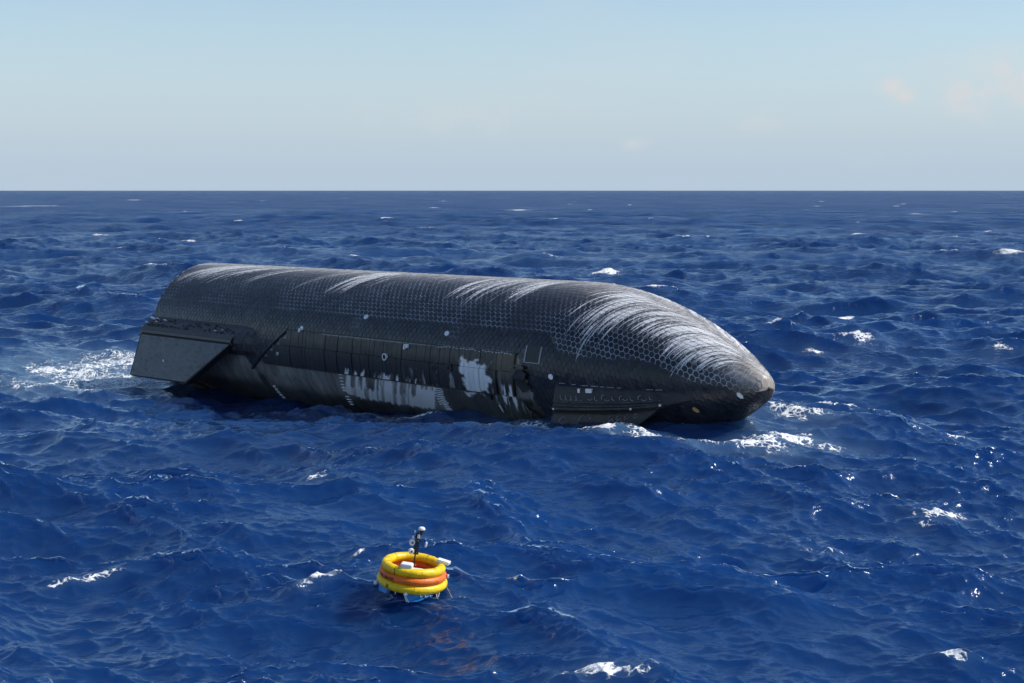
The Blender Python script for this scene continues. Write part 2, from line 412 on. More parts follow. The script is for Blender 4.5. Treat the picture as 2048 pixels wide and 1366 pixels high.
# the swell that carries the hull: trough at the tail, crest at the bow
def swell(x, y):
    px, py = x - O_[0], y - O_[1]
    s = px * A_[0] + py * A_[1]; t = px * N_[0] + py * N_[1]
    z = np.interp(s, [-30, -12, 0, 8, 16, 24, 32, 38, 43, 47, 52, 60, 74], [0, -.5, -.85, -.95, -.6, .05, .62, 1.35, 1.78, 1.85, 1.6, .7, 0])
    w = np.exp(-(np.maximum(np.abs(t - 2) - 5, 0) / 7.5) ** 2) * sstep(-32, -14, s) * sstep(76, 58, s)
    return z * w, w
BREAKERS = [  # x, y, half length, half width, turn, foam, crest height
 (-31.5,116.0,6.0,5.0,-12,.70,0),(-27.5,112.0,5.2,5.0,-10,.78,0),(-29.5,124.5,5.6,5.5,0,.68,0),(-32.0,107.5,5.6,4.0,-10,.50,0),(-22.6,103.8,3.6,1.2,-26,.6,0),
 (-5.0,84.7,1.25,.34,-18,1.2,.22),(-1.4,79.7,3.2,1.3,-46,.86,.0),(1.4,76.6,3.0,1.2,-50,.84,0),(4.4,73.8,2.8,1.1,-50,.82,0),(7.3,71.8,2.6,1.3,-44,.92,0),(10.2,70.9,2.4,1.4,-28,.94,0),(12.8,72.0,2.2,1.3,0,.82,0),
 (16.6,81.5,1.9,1.2,-8,.98,.16),(14.0,78.5,2.4,1.6,0,.70,.0),(19.4,84.0,1.6,.9,-10,.75,.16),(20.6,86.1,1.1,.6,-20,.55,.1),
 (-52.4,246.2,2.4,2.0,10,1.0,.5),(13.9,241.7,2.6,2.0,-8,1.0,.5),(28.6,132.8,2.3,1.9,-10,.85,.42),(24.6,128.2,1.2,.9,0,.75,.15),(22.6,139.4,2.0,1.4,-25,.8,.3),
 (16.5,60.9,1.05,.55,-12,.95,.36),(15.4,59.4,.7,.4,20,.7,.12),(-6.3,48.3,.95,.32,26,1.05,.30),(-13.9,50.9,.95,.26,28,.8,.3),
 (2.2,39.9,1.3,.42,-6,1.0,.3),(11.6,41.1,.62,.26,-20,.8,.3),(-5.5,52.8,.24,.14,0,.95,.12),(-8.5,68.3,.6,.3,-10,.8,.2),(10.8,54.9,1.1,.45,-10,.52,0),
 (-83.5,409.4,3.0,3.0,0,1.,.4),(126.4,574.8,4.0,4.0,0,1.,.4),(89.6,289.7,3.4,2.4,0,1.,.5),(90.5,339.5,2.2,2.0,0,.95,.4),(3.4,1004.,7,8,0,1.,.5),(-371.,1259.,22,14,0,.9,.5),
 (-477.,2035.,13,20,0,1.,.5),(6.8,287.9,1.4,1.3,0,.9,.3),(-46.9,333.8,2.0,1.6,0,.8,.3),(20.6,75.2,.8,.3,-22,.85,.2),(30.3,146.2,1.0,.7,0,.95,.2),(57.8,248.3,1.0,.9,0,.8,.2),
 (18.7,130.3,.6,.5,0,.9,.1),(39.0,128.2,1.0,.7,0,.7,.2),(-19.7,70.4,.32,.2,0,.7,.2),(205.,824.,9,6,0,.7,.4),(84.,720.,4,4,0,.75,.4),(-274.,2580.,12,18,0,.9,.4)]
RX, RY, RAFT_Z = -3.02, 47.6, .68
_gf = np.random.default_rng(77)
for _ in range(46):      # small whitecaps out towards the horizon
    _r = 260 * (9.0 ** _gf.random()); _a = rad(_gf.uniform(-20, 20)); _l = _gf.uniform(.8, 2.4) * (_r / 300) ** .55
    BREAKERS.append((_r * math.sin(_a), _r * math.cos(_a), _l, _l * .8 * (_r / 300) ** .5, _gf.uniform(-20, 20), _gf.uniform(.75, 1.0), .3))
def water_z(x, y):
    x = np.asarray(x, float); y = np.asarray(y, float)
    sz, w = swell(x, y)
    return sample(CA, x, y, (0,))[0] * (1 - .72 * w) + sample(CB, x, y, (0,))[0] + sz

def build_water():
    FPX = 1613.0
    rows = np.concatenate([np.arange(560., 150., -.56), np.arange(150., 60., -.38), np.arange(60., 6., -.21), np.arange(6., .3, -.11)])
    rr = CAM_H * FPX / rows
    rr = np.concatenate([np.geomspace(2.0, rr[0] * .985, 36), rr, np.geomspace(rr[-1] * 1.06, 45000, 6)])
    fine = np.linspace(rad(-21), rad(21), 860)
    coarse = np.linspace(rad(21), rad(339), 110)[1:-1]
    th = np.concatenate([fine, coarse])
    dth = np.gradient(th); dth[:860] = fine[1] - fine[0]
    drr = np.gradient(rr)
    TH, RR = np.meshgrid(th, rr)
    X = RR * np.sin(TH); Y = RR * np.cos(TH)
    cell = np.maximum(drr[:, None], RR * np.abs(dth)[None, :])
    wA = np.clip(1.6 - cell / 9., 0, 1); wB = np.clip(1.5 - cell / 2.4, 0, 1); wC = np.clip(1.4 - cell / .42, 0, 1)
    ha, ax, ay = sample(CA, X, Y); hb, bx, by = sample(CB, X, Y); hc, cx, cy = sample(CC, X, Y)
    sz, sw = swell(X, Y)
    kA = wA * (1 - .72 * sw)
    amp = .65 + .7 * fbm(X * .03, Y * .03, 50, 2)            # gusty: small waves come in patches
    ampc = amp * np.clip(.15 + 1.75 * fbm(X * .22, Y * .13, 55, 3), .2, 1.6)   # ripples in cat's-paws, slicks between
    Z = ha * kA + hb * wB * amp + hc * wC * ampc + sz
    DX = ax * kA + bx * wB * amp + cx * wC * ampc; DY = ay * kA + by * wB * amp + cy * wC * ampc
    # the raft rides the front of a wave: level water under it, a dip before it
    wr = np.exp(-(((X - RX) / 2.2) ** 2 + ((Y - RY) / 2.4) ** 2))
    Z = Z * (1 - .8 * wr) + wr * (RAFT_Z - .16 + .16 * (Y - RY))
    foam = np.zeros_like(X); aer = np.zeros_like(X)
    for i, (fx, fy, la, lb, rot, st, crest) in enumerate(BREAKERS):
        reach = 3.2 * max(la, lb) + 2.5
        i0, i1 = np.searchsorted(rr, [math.hypot(fx, fy) - reach, math.hypot(fx, fy) + reach])
        t0 = math.atan2(fx, fy); dt = reach / math.hypot(fx, fy) + .01
        js = np.where(np.abs((th - t0 + math.pi) % (2 * math.pi) - math.pi) < dt)[0]
        if abs(t0) < rad(21): js = js[js < 860]
        if i1 <= i0 or len(js) == 0: continue
        sl = (slice(i0, i1), slice(js.min(), js.max() + 1)) if js.max() - js.min() < len(th) / 2 else None
        if sl is None: continue
        x = X[sl] - fx; y = Y[sl] - fy; c, s = math.cos(rad(rot)), math.sin(rad(rot))
        u = (x * c + y * s) / la; v = (-x * s + y * c) / lb
        wob = .45 * (fbm(u * 2 + i, v * 2, 60 + i, 3) - .5) * 2
        d = np.sqrt((u + wob * .5) ** 2 + (v + .35 * np.sin(u * 2.2 + i) + wob) ** 2)
        foam[sl] = np.maximum(foam[sl], st * sstep(1.5, .15, d))
        aer[sl] = np.maximum(aer[sl], min(st, 1) * sstep(2.1, .3, d) * (.95 if la > 5 else .4 if crest < .15 and la > 1.5 else .14))
        if crest > 0:
            vv = (-x * s + y * c) / max(lb * 1.6, .5)
            ridge = np.where(vv > 0, np.exp(-(vv / 1.6) ** 2), np.exp(-(vv / .75) ** 2)) * np.exp(-(u * .8) ** 2)
            Z[sl] += crest * ridge
    # lace of foam along the hull's waterline
    px, py = X - O_[0], Y - O_[1]
    s = px * A_[0] + py * A_[1]; t = px * N_[0] + py * N_[1]
    near = (s > -4) & (s < L + 4) & (np.abs(t) < 9)
    zc = O_[2] + s * A_[2] - Z
    half = np.sqrt(np.maximum(prof(np.clip(s, 0, L - .02)) ** 2 - zc ** 2, 0))
    gap = np.where(near, np.hypot(np.maximum(np.abs(t) - half, 0), np.maximum(s - L + 1.2, 0)), 99)
    wl_ = np.exp(-gap / .55) * (.45 + .5 * fbm(s * .7, t * .3, 70)) * (.35 + .65 * sstep(26, 40, s) + .25 * sstep(8, 2, s))
    foam = np.maximum(foam, np.where(near, wl_, 0))
    aer = np.maximum(aer, np.where(near, .4 * np.exp(-gap / 1.2) * sstep(30, 42, s), 0))
    # natural small breaking on the sharpest crests
    lap = ha * kA + 1.2 * hb * wB
    thr = 1.25
    cap = sstep(thr, thr + .5, lap) * sstep(.45, .65, fbm(X * .05, Y * .05, 80, 2)) * .8
    foam = np.maximum(foam, cap * (RR > 90))
    lump = (fbm(X * 5, Y * 5, 90, 3) - .35) * .16 * sstep(.45, .95, foam) * np.clip(1.2 - cell / .5, 0, 1)
    V = np.stack([X + DX, Y + DY, Z + lump], -1)
    o = grid_mesh('water', V, None, wrap=True)
    c0 = len(o.data.vertices)
    fattr(o, 'foam', foam); fattr(o, 'aer', aer)
    fattr(o, 'farB', np.clip((1 - wB) * amp, 0, 1)); fattr(o, 'farC', (1 - wC) * amp); fattr(o, 'farA', 1 - wA)
    o['kind'] = 'structure'
    o['label'] = 'deep blue choppy sea with scattered whitecaps'
    # ---- material
    m, nt, b = new_mat('sea_water'); o.data.materials.append(m)
    pos = nd(nt, 'ShaderNodeNewGeometry').outputs['Position']
    az = math.atan2(WIND[1], WIND[0])
    flat = mapping(nt, pos, (1, 1, 0), (0, 0, 0))
    vr = nd(nt, 'ShaderNodeVectorRotate'); vr.rotation_type = 'Z_AXIS'; vr.inputs['Angle'].default_value = -az
    nt.links.new(flat, vr.inputs['Vector']); w = vr.outputs[0]      # x = down wind
    hA = noise(nt, mapping(nt, w, (.14, .07, 1)), 1, 3, .55)
    hB = noise(nt, mapping(nt, w, (.62, .36, 1)), 1, 4, .58)
    hC = noise(nt, mapping(nt, w, (3.2, 2.0, 1)), 1, 3, .55)
    hD = noise(nt, mapping(nt, w, (13., 8., 1)), 1, 2, .5)
    gust = maprange(nt, noise(nt, mapping(nt, pos, (.05, .05, 0)), 1, 3, .5), .35, .65, .45, 1.25)
    h = math_(nt, 'ADD', math_(nt, 'MULTIPLY', math_(nt, 'MULTIPLY', hA, 3.2), attr(nt, 'farA')),
              math_(nt, 'MULTIPLY', math_(nt, 'MULTIPLY', hB, 1.15), attr(nt, 'farB')))
    h = math_(nt, 'ADD', h, math_(nt, 'MULTIPLY', math_(nt, 'MULTIPLY', hC, .24), math_(nt, 'MAXIMUM', attr(nt, 'farC'), .22)))
    h = math_(nt, 'ADD', h, math_(nt, 'MULTIPLY', hD, math_(nt, 'MULTIPLY', gust, .017)))
    fo = attr(nt, 'foam'); ae = attr(nt, 'aer')
    lace = noise(nt, mapping(nt, pos, (1, .75, 1)), 1.5, 7, .66)
    lace2 = nd(nt, 'ShaderNodeTexVoronoi'); lace2.feature = 'DISTANCE_TO_EDGE'; lace2.inputs['Scale'].default_value = 3.2
    dist = nd(nt, 'ShaderNodeVectorMath'); dist.operation = 'ADD'
    nz = nd(nt, 'ShaderNodeTexNoise'); nz.inputs['Scale'].default_value = 1.8; nz.inputs['Detail'].default_value = 4; nt.links.new(pos, nz.inputs['Vector'])
    sc_ = nd(nt, 'ShaderNodeVectorMath'); sc_.operation = 'SCALE'; sc_.inputs['Scale'].default_value = .55; nt.links.new(nz.outputs['Color'], sc_.inputs[0])
    nt.links.new(pos, dist.inputs[0]); nt.links.new(sc_.outputs[0], dist.inputs[1]); nt.links.new(dist.outputs[0], lace2.inputs['Vector'])
    web = maprange(nt, lace2.outputs['Distance'], 0.0, .22, 1.0, 0.0)
    tex = math_(nt, 'ADD', math_(nt, 'MULTIPLY', maprange(nt, lace, .3, .7), .72), math_(nt, 'MULTIPLY', web, .34))
    thr = maprange(nt, fo, 0., 1., 1.10, .24)
    fm = maprange(nt, tex, math_(nt, 'SUBTRACT', thr, .10), math_(nt, 'ADD', thr, .12), smooth=True)
    fm = math_(nt, 'MULTIPLY', fm, math_(nt, 'GREATER_THAN', fo, .03))
    body = mixc(nt, maprange(nt, noise(nt, mapping(nt, pos, (.03, .03, 0)), 1, 2), .35, .65), (.0024, .0220, .092), (.0038, .0330, .126))
    aem = math_(nt, 'MULTIPLY', ae, maprange(nt, noise(nt, pos, .7, 4, .6), .3, .65, .35, 1.))
    body = mixc(nt, math_(nt, 'MULTIPLY', aem, .85), body, (.20, .31, .38))
    far = attr(nt, 'farB')
    bp = nd(nt, 'ShaderNodeBump'); bp.inputs['Distance'].default_value = 1.0; bp.inputs['Strength'].default_value = 1.0
    h = math_(nt, 'ADD', h, math_(nt, 'MULTIPLY', math_(nt, 'MULTIPLY', fm, lace), .10))
    nt.links.new(h, bp.inputs['Height']); nrm = bp.outputs[0]
    # light coming back up out of the deep water does not follow the slope of each ripple; the mirror of the sky does
    nt.nodes.remove(b)
    up = nd(nt, 'ShaderNodeCombineXYZ'); up.inputs[2].default_value = 1
    deep = nd(nt, 'ShaderNodeSubsurfaceScattering', falloff='BURLEY'); deep.inputs['Scale'].default_value = 1.; deep.inputs['Radius'].default_value = (.5, 1.2, 2.); nt.links.new(body, deep.inputs['Color']); nt.links.new(up.outputs[0], deep.inputs['Normal'])
    mir = nd(nt, 'ShaderNodeBsdfGlossy'); mir.inputs['Color'].default_value = (.86, .94, 1, 1); nt.links.new(nrm, mir.inputs['Normal'])
    nt.links.new(maprange(nt, far, 0, 1, .12, .25), mir.inputs['Roughness'])
    fr = nd(nt, 'ShaderNodeFresnel'); fr.inputs['IOR'].default_value = 1.6; nt.links.new(nrm, fr.inputs['Normal'])
    # unresolved chop far out hides its grazing facets behind its own crests
    paws = maprange(nt, noise(nt, mapping(nt, w, (.045, .016, 1)), 1, 6, .66), .34, .66, .28, .78)     # gusts roughen it in streaks
    k = math_(nt, 'MULTIPLY', fr.outputs[0], maprange(nt, far, 0, 1, 1., paws))
    sea = nd(nt, 'ShaderNodeMixShader'); nt.links.new(k, sea.inputs[0]); nt.links.new(deep.outputs[0], sea.inputs[1]); nt.links.new(mir.outputs[0], sea.inputs[2])
    fd = nd(nt, 'ShaderNodeBsdfDiffuse'); fd.inputs['Color'].default_value = (.80, .82, .84, 1); nt.links.new(nrm, fd.inputs['Normal'])
    fin = nd(nt, 'ShaderNodeMixShader'); nt.links.new(fm, fin.inputs[0]); nt.links.new(sea.outputs[0], fin.inputs[1]); nt.links.new(fd.outputs[0], fin.inputs[2])
    nt.links.new(fin.outputs[0], nt.nodes['Material Output'].inputs['Surface'])
    return o
water = build_water()

# ================================================================ spacecraft
ship = empty('spacecraft')
Mx = Matrix(((A_[0], -N_[0], U_[0], O_[0]), (A_[1], -N_[1], U_[1], O_[1]), (A_[2], -N_[2], U_[2], O_[2]), (0, 0, 0, 1)))
ship.matrix_world = Mx
tag(ship, 'huge charred black spacecraft hull with hexagonal heat tiles floating on its side', 'spacecraft')

def shield_attrs(o, s, phi, col):
    s = np.asarray(s).ravel(); phi = np.asarray(phi).ravel()
    vattr(o, 'flow', np.stack([flow(s, phi), np.abs(phi) * .1, 0 * s], -1))
    fattr(o, 'amt', streak_amount(s, phi)); fattr(o, 'dust', dust_amount(s, phi)); cattr(o, 'col', col)

def tiled_limit(s):
    s = np.asarray(s, float)
    lim = np.where(s < 11.5, 77., 0)
    lim = np.where((s >= 11.5) & (s < 12.3), 97 + (s - 11.5) / .8 * 13, lim)
    lim = np.where((s >= 12.3) & (s < 16.7), 110.6 - (s - 12.3) / 4.4 * 33.8, lim)
    lim = np.where((s >= 16.7) & (s < 37.95), 76.4, lim)
    lim = np.where(s >= 37.95, np.minimum(77 + (s - 37.95) * 22, np.where(s > 44.5, 172., 126.)), lim)
    return lim

def build_hull():
    # heat-shield side of the hull (pale gap filler shows between the tiles)
    s1 = np.concatenate([np.linspace(0, L - LN, 300), L - LN + LN * (1 - (1 - np.linspace(0, .985, 150)[1:]) ** 2)])
    phi = np.linspace(-118, 172, 340)
    S, P = np.meshgrid(s1, phi, indexing='ij')
    lim = tiled_limit(S)
    V = surf(S, P)
    inside = ((P < lim + .4) & (P > -101)).ravel()
    idx = np.arange(S.size).reshape(S.shape)
    F = np.stack([idx[:-1, :-1].ravel(), idx[1:, :-1].ravel(), idx[1:, 1:].ravel(), idx[:-1, 1:].ravel()], 1)
    keep = inside[F].all(1)
    def sub(name, F, mat, off):
        used = np.unique(F); rem = -np.ones(S.size, int); rem[used] = np.arange(len(used))
        o = quads_mesh(name, surf(S.ravel()[used], P.ravel()[used], off), rem[F].astype(np.int32), mat, ship)
        return o, S.ravel()[used], P.ravel()[used]
    o, s, p = sub('shield_backing', F[keep], M_shield, 0.0)
    j = (joint_amount(s, p) * np.clip(.42 + 1.0 * vnoise(s * 2.6, p * .22, 77), 0, 1))[:, None]
    tan = (sstep(50.0, 50.6, s) * sstep(110, 80, p))[:, None]
    col = np.array([.016, .017, .02]) * (1 - j) + np.array([.47, .49, .56]) * j
    col = col * (1 - tan) + np.array([.26, .20, .13]) * tan
    shield_attrs(o, s, p, col)
    # stainless steel body: closed, a little inside the backing
    s2 = np.concatenate([np.linspace(0.0, L - LN, 560), L - LN + LN * (1 - (1 - np.linspace(0, 1, 60)[1:]) ** 2)])
    ph2 = np.linspace(-180, 180, 361)[:-1]
    ph2 = np.sort(np.concatenate([ph2[(ph2 < 70) | (ph2 > 150)][::3], np.arange(70, 150.1, .55)]))
    S2, P2 = np.meshgrid(s2, ph2, indexing='ij')
    ripple = .012 * np.sin(S2 * 2 * np.pi / 1.83) * 0 - .008
    dent = -.05 * fbm(S2 * .8, P2 * .09, 44) * (P2 > 76)
    V2 = surf(S2, P2, ripple + dent); V2[-1] = nu(L - .004, 0, 0)
    o2 = grid_mesh('hull', V2, M_steel, ship, wrap=True)
    cattr(o2, 'col', bare_metal(S2.ravel(), P2.ravel()))
    # open tail skirt: rim and the bulkhead set back inside it
    mb = MB(); n = 96; v = []; f = []
    for (x, r) in ((-.002, 4.44), (-.002, 4.30), (2.2, 4.30), (2.2, .02)):
        for k in range(n):
            a = 2 * math.pi * k / n; v.append((x, -r * math.sin(a), r * math.cos(a)))
    for i in range(3):
        for k in range(n): f.append((i * n + k, i * n + (k + 1) % n, (i + 1) * n + (k + 1) % n, (i + 1) * n + k))
    mb.add(v, f); mb.build('tail_skirt', M_dark, ship)
    for k in range(3):
        a = rad(90 + 120 * k); mb = MB()
        mb.lathe((2.1, 1.3 * math.cos(a), 1.3 * math.sin(a)), [(.25, 0), (.35, -.5), (.55, -1.2), (.68, -2.0), (.64, -2.0), (.3, -.9)], (1, 0, 0), 24)
        mb.build('engine_nozzle', M_strip, ship, True)
build_hull()

# ---------------------------------------------------------------- heat tiles
PITCH = .30
def build_tiles():
    arcs = np.linspace(0, _arc[-1], 4000); sa = np.interp(arcs, _arc, _ss)
    stretch = .74 + .26 * sstep(36, 43, sa)
    W = np.concatenate([[0], np.cumsum((stretch[1:] + stretch[:-1]) / 2 * np.diff(arcs))])
    PHI0 = 38.0
    def to_sp(w, v):
        s = np.interp(w, W, sa); r = np.maximum(prof(s), .05)
        return s, PHI0 + np.degrees(v / r)
    nw = int(W[-1] / PITCH); nv = int(math.pi * R / (PITCH * .866)) + 1
    iw, iv = np.meshgrid(np.arange(0, nw + 1), np.arange(-nv, nv + 1), indexing='ij')
    cw = (iw + .5 * (iv & 1) + .3).ravel() * PITCH; cv = (iv * PITCH * .866).ravel()
    s, phi = to_sp(cw, cv)
    r = prof(s)
    ok = (cw < W[-1] - .3) & (r > .42) & (phi < tiled_limit(s) - .9) & (phi > -100) & (np.abs(cv) < r * 2.36) & (s > .12)
    ok &= ~((s > 38.5) & (s < 39.72) & (phi > 70.5) & (phi < 81.8))       # the hatch
    cw, cv, s, phi = cw[ok], cv[ok], s[ok], phi[ok]
    n = len(cw)
    g = np.random.default_rng(3)
    ang = np.radians(np.arange(6) * 60 + 30)
    gapw = .040
    rh = (PITCH - gapw) / 2 / math.cos(math.pi / 6)
    ww = cw[:, None] + rh * np.cos(ang)[None]; vv = cv[:, None] + rh * np.sin(ang)[None]
    S6, P6 = to_sp(ww, vv)
    S6 = np.minimum(S6, L - .05)
    lift = .012 + .008 * g.random(n)
    tilt = g.normal(size=(n, 2)) * .0035
    off = lift[:, None] + tilt[:, :1] * np.cos(ang)[None] + tilt[:, 1:] * np.sin(ang)[None]
    top = surf(S6, P6, off); low = surf(S6, P6, -.004)
    tone = np.clip(.010 + .008 * g.normal(size=n) * .6 + .010 * vnoise(s * .7, phi * .08, 33), .008, .05)
    brown = sstep(48.5, 50.2, s) * .5
    base = np.stack([tone * .78 * (1 + brown), tone * .95 * (1 + .6 * brown), tone * 1.45], -1)
    # damp greenish film at the tail, burnt tan at the nose tip
    aftm = sstep(10, 3, s) * sstep(58, 72, phi)
    base = base * (1 - aftm[:, None]) + np.array([.045, .062, .072]) * aftm[:, None]
    tipm = sstep(49.2, 50.3, s) * sstep(118, 86, phi)
    base = base * (1 - tipm[:, None]) + np.array([.17, .13, .085]) * tipm[:, None]
    special = {}
    for (ss, pp, kind) in ((24.2, 62.4, 'w'), (31.98, 69.6, 'w'), (18.2, 75.0, 'w'), (40.54, 87.8, 'w'), (49.8, 110.5, 'w'), (47.86, 119.5, 'g'), (40.3, 66.4, 'p')):
        k = np.argmin((s - ss) ** 2 + (np.radians(phi - pp) * 4) ** 2); special[int(k)] = kind
    faces6 = np.array([[0, 1, 2, 3, 4, 5]])
    def attrs(o, sel):
        s12 = np.concatenate([S6[sel], S6[sel]], 1).ravel(); p12 = np.concatenate([P6[sel], P6[sel]], 1).ravel()
        shield_attrs(o, s12, p12, np.repeat(base[sel], 12, 0))
    def add_mesh(name, sel, mat):
        V = np.concatenate([top[sel], low[sel]], 1)          # (m,12,3)
        m = len(sel); b = (np.arange(m) * 12)[:, None]
        quads = np.stack([np.array([k, k + 6, (k + 1) % 6 + 6, (k + 1) % 6]) for k in range(6)])
        # tops as two quads so that one face size serves all
        tq = np.array([[0, 1, 2, 3], [0, 3, 4, 5]])
        Q = np.concatenate([tq, quads], 0)[None] + b[:, :, None]
        o = quads_mesh(name, V.reshape(-1, 3), Q.reshape(-1, 4).astype(np.int32), mat, ship, False)
        if mat is M_shield: attrs(o, sel)
        return o
    # the 300 that show largest are parts of their own
    c3 = surf(s, phi, 0.02); wp = O_ + c3[:, :1] * A_ - c3[:, 1:2] * N_ + c3[:, 2:] * U_
    e1 = top[:, 2] - top[:, 5]; e2 = top[:, 1] - top[:, 4]
    nrm = np.cross(e1, e2); wn_ = nrm[:, :1] * A_ - nrm[:, 1:2] * N_ + nrm[:, 2:] * U_
    view = np.array([0, 0, CAM_H]) - wp; dist = np.linalg.norm(view, axis=1)
    area = np.abs((wn_ * view).sum(1)) / dist ** 3
    facing = (phi > -20) & (wp[:, 2] > 1.2)
    order = np.argsort(-np.where(facing, area, 0))
    single = [int(k) for k in order[:300] if int(k) not in special]
    rest = np.array(sorted(set(range(n)) - set(single) - set(special)))
    tf = add_mesh('tile_field', rest, M_shield); tf['kind'] = 'stuff'
    for k in single: add_mesh('tile', np.array([k]), M_shield)
    for k, kd in special.items():
        if kd == 'p': 
            add_mesh('tile', np.array([k]), M_strip); continue
        o = add_mesh('tile', np.array([k]), M_white if kd == 'w' else M_gold)
        o['label'] = 'bare white spot where a heat tile is gone' if kd == 'w' else 'tan coloured patch where a heat tile is gone'
    return n
N_TILES = build_tiles()

# ---------------------------------------------------------------- blanket panels on the lee side (proud of the steel)
def curved_slab(name, s0, s1, p0, p1, t0, t1, mat, n_s=3, n_p=8, col=None, edge=0.0):
    """slab that follows the hull between s0..s1 and p0..p1; t0/t1 = height of underside and top"""
    S, P = np.meshgrid(np.linspace(s0, s1, n_s), np.linspace(p0, p1, n_p), indexing='ij')
    top = surf(S, P, t1); bot = surf(S, P, t0)
    V = np.concatenate([top.reshape(-1, 3), bot.reshape(-1, 3)]); m = n_s * n_p
    I = np.arange(m).reshape(n_s, n_p); F = []
    for i in range(n_s - 1):
        for j in range(n_p - 1):
            F.append((I[i, j], I[i + 1, j], I[i + 1, j + 1], I[i, j + 1]))
            F.append((m + I[i, j], m + I[i, j + 1], m + I[i + 1, j + 1], m + I[i + 1, j]))
    rim = [I[i, 0] for i in range(n_s)] + [I[-1, j] for j in range(1, n_p)] + [I[i, -1] for i in range(n_s - 2, -1, -1)] + [I[0, j] for j in range(n_p - 2, 0, -1)]
    for a, b in zip(rim, rim[1:] + rim[:1]): F.append((a, m + a, m + b, b))
    o = quads_mesh(name, V, np.array(F, np.int32), mat, ship, False)
    if col is not None:
        cattr(o, 'col', np.concatenate([col(S.ravel(), P.ravel())] * 2))
    return o
def blanket_col(s, phi):
    c, white = bare_metal(s, phi, True)
    n = fbm(s * 1.2, phi * .06, 51); n2 = fbm(s * 6, phi * .03, 52)
    up = sstep(90, 82, phi)
    g = .011 + .015 * n + .045 * up * n2
    b = np.stack([g * (1 + .12 * up), g, g * (1.05 - .2 * up)], -1)
    olive = sstep(35.8, 36.6, s) * sstep(98, 90, phi)
    b = b * (1 - olive[..., None]) + np.array([.095, .08, .052]) * (.6 + .8 * n2[..., None]) * olive[..., None]
    rim = sstep(78.2, 77.0, phi) * sstep(20, 21, s) * sstep(32, 30, s) * (.3 + .9 * n2)
    b = b * (1 - rim[..., None]) + np.array([.36, .35, .34]) * rim[..., None]
    return b * (1 - white[..., None]) + c * white[..., None]
gp = np.random.default_rng(5)
edges = [16.75]
while edges[-1] < 37.3: edges.append(edges[-1] + gp.uniform(.34, .52))
edges[-1] = 37.85
for a, b in zip(edges[:-1], edges[1:]):
    t = gp.uniform(.055, .085)
    curved_slab('blanket_panel', a + .012, b - .012, 76.9, 88.55, -.03, t, M_steel, 7, 40, blanket_col)
    if b < 36.4 or gp.random() < .5:
        curved_slab('blanket_panel', a + .008, b - .008, 88.75, 104.2 + gp.uniform(-.15, .15), -.03, t + .05 + gp.uniform(0, .012), M_steel, 7, 48, blanket_col)
# slanted first panels beside the tiled wedge
for k, (a, b) in enumerate(((13.9, 14.6), (14.6, 15.3), (15.3, 16.0), (16.0, 16.73))):
    top = 110.6 - ((a + b) / 2 - 12.3) / 4.4 * 33.8 + 4.2
    if top < 88: curved_slab('blanket_panel', a + .01, b - .01, top, 88.5, -.03, .06, M_steel, 5, 14, blanket_col)
    curved_slab('blanket_panel', a + .01, b - .01, max(top, 88.75), 103.8, -.03, .10, M_steel, 5, 24, blanket_col)
# drip edge under the panels
for k in range(6):
    a = 13.9 + k * 3.8; b = min(a + 3.78, 36.5)
    curved_slab('edge_strip', a, b, 104.6, 105.5, -.03, .05 + .004 * (k % 2), M_strip, 8, 3)
# slanted black edge of the tiled wedge
mb = MB()
pts = [surf(12.33 + (16.75 - 12.33) * t, 110.9 - 34.0 * t, .03) for t in np.linspace(0, 1, 14)]
mb.tube(pts, .085, 6); mb.build('wedge_edge', M_black, ship)
mb = MB(); mb.tube([surf(16.7 + (37.95 - 16.7) * t, 76.62, .02) for t in np.linspace(0, 1, 40)], .05, 6)
mb.build('shield_edge', M_black, ship)
# pale loops of torn gap filler hanging over the edge of the shield
gp2 = np.random.default_rng(8)
x = 31.6
while x < 37.7:
    w = gp2.uniform(.13, .19); d = gp2.uniform(1.2, 2.3)
    mb = MB(); mb.tube([surf(x - w / 2, 75.9, .03), surf(x - w / 2.4, 75.9 + d * .7, .07), surf(x, 75.9 + d, .09), surf(x + w / 2.4, 75.9 + d * .7, .07), surf(x + w / 2, 75.9, .03)], .014, 5)
    mb.build('torn_filler', M_white, ship); x += gp2.uniform(.2, .34)

# ladders of white tick marks on the steel
def ticks(s0, p0, p1, n, ln, lean, skip=()):
    for k in range(n):
        if k in skip: continue
        p = p0 + (p1 - p0) * k / (n - 1); s = s0 + lean * (p - p0)
        l = ln * gp2.uniform(.8, 1.1)
        curved_slab('tick_mark', s, s + l, p - .26, p + .26, -.03, .02, M_white, 2, 2)
ticks(22.0, 106, 134, 11, .40, -.018, (6,))
ticks(31.1, 105, 126.5, 15, .52, .012)
ticks(30.9, 106.2, 119.0, 7, .20, .006)
for k in range(5):
    p = 127 + k * 3.3; curved_slab('tick_mark', 13.75 - .02 * k, 13.98 - .02 * k, p - 1.1, p + .6, -.03, .03, M_white, 2, 3)

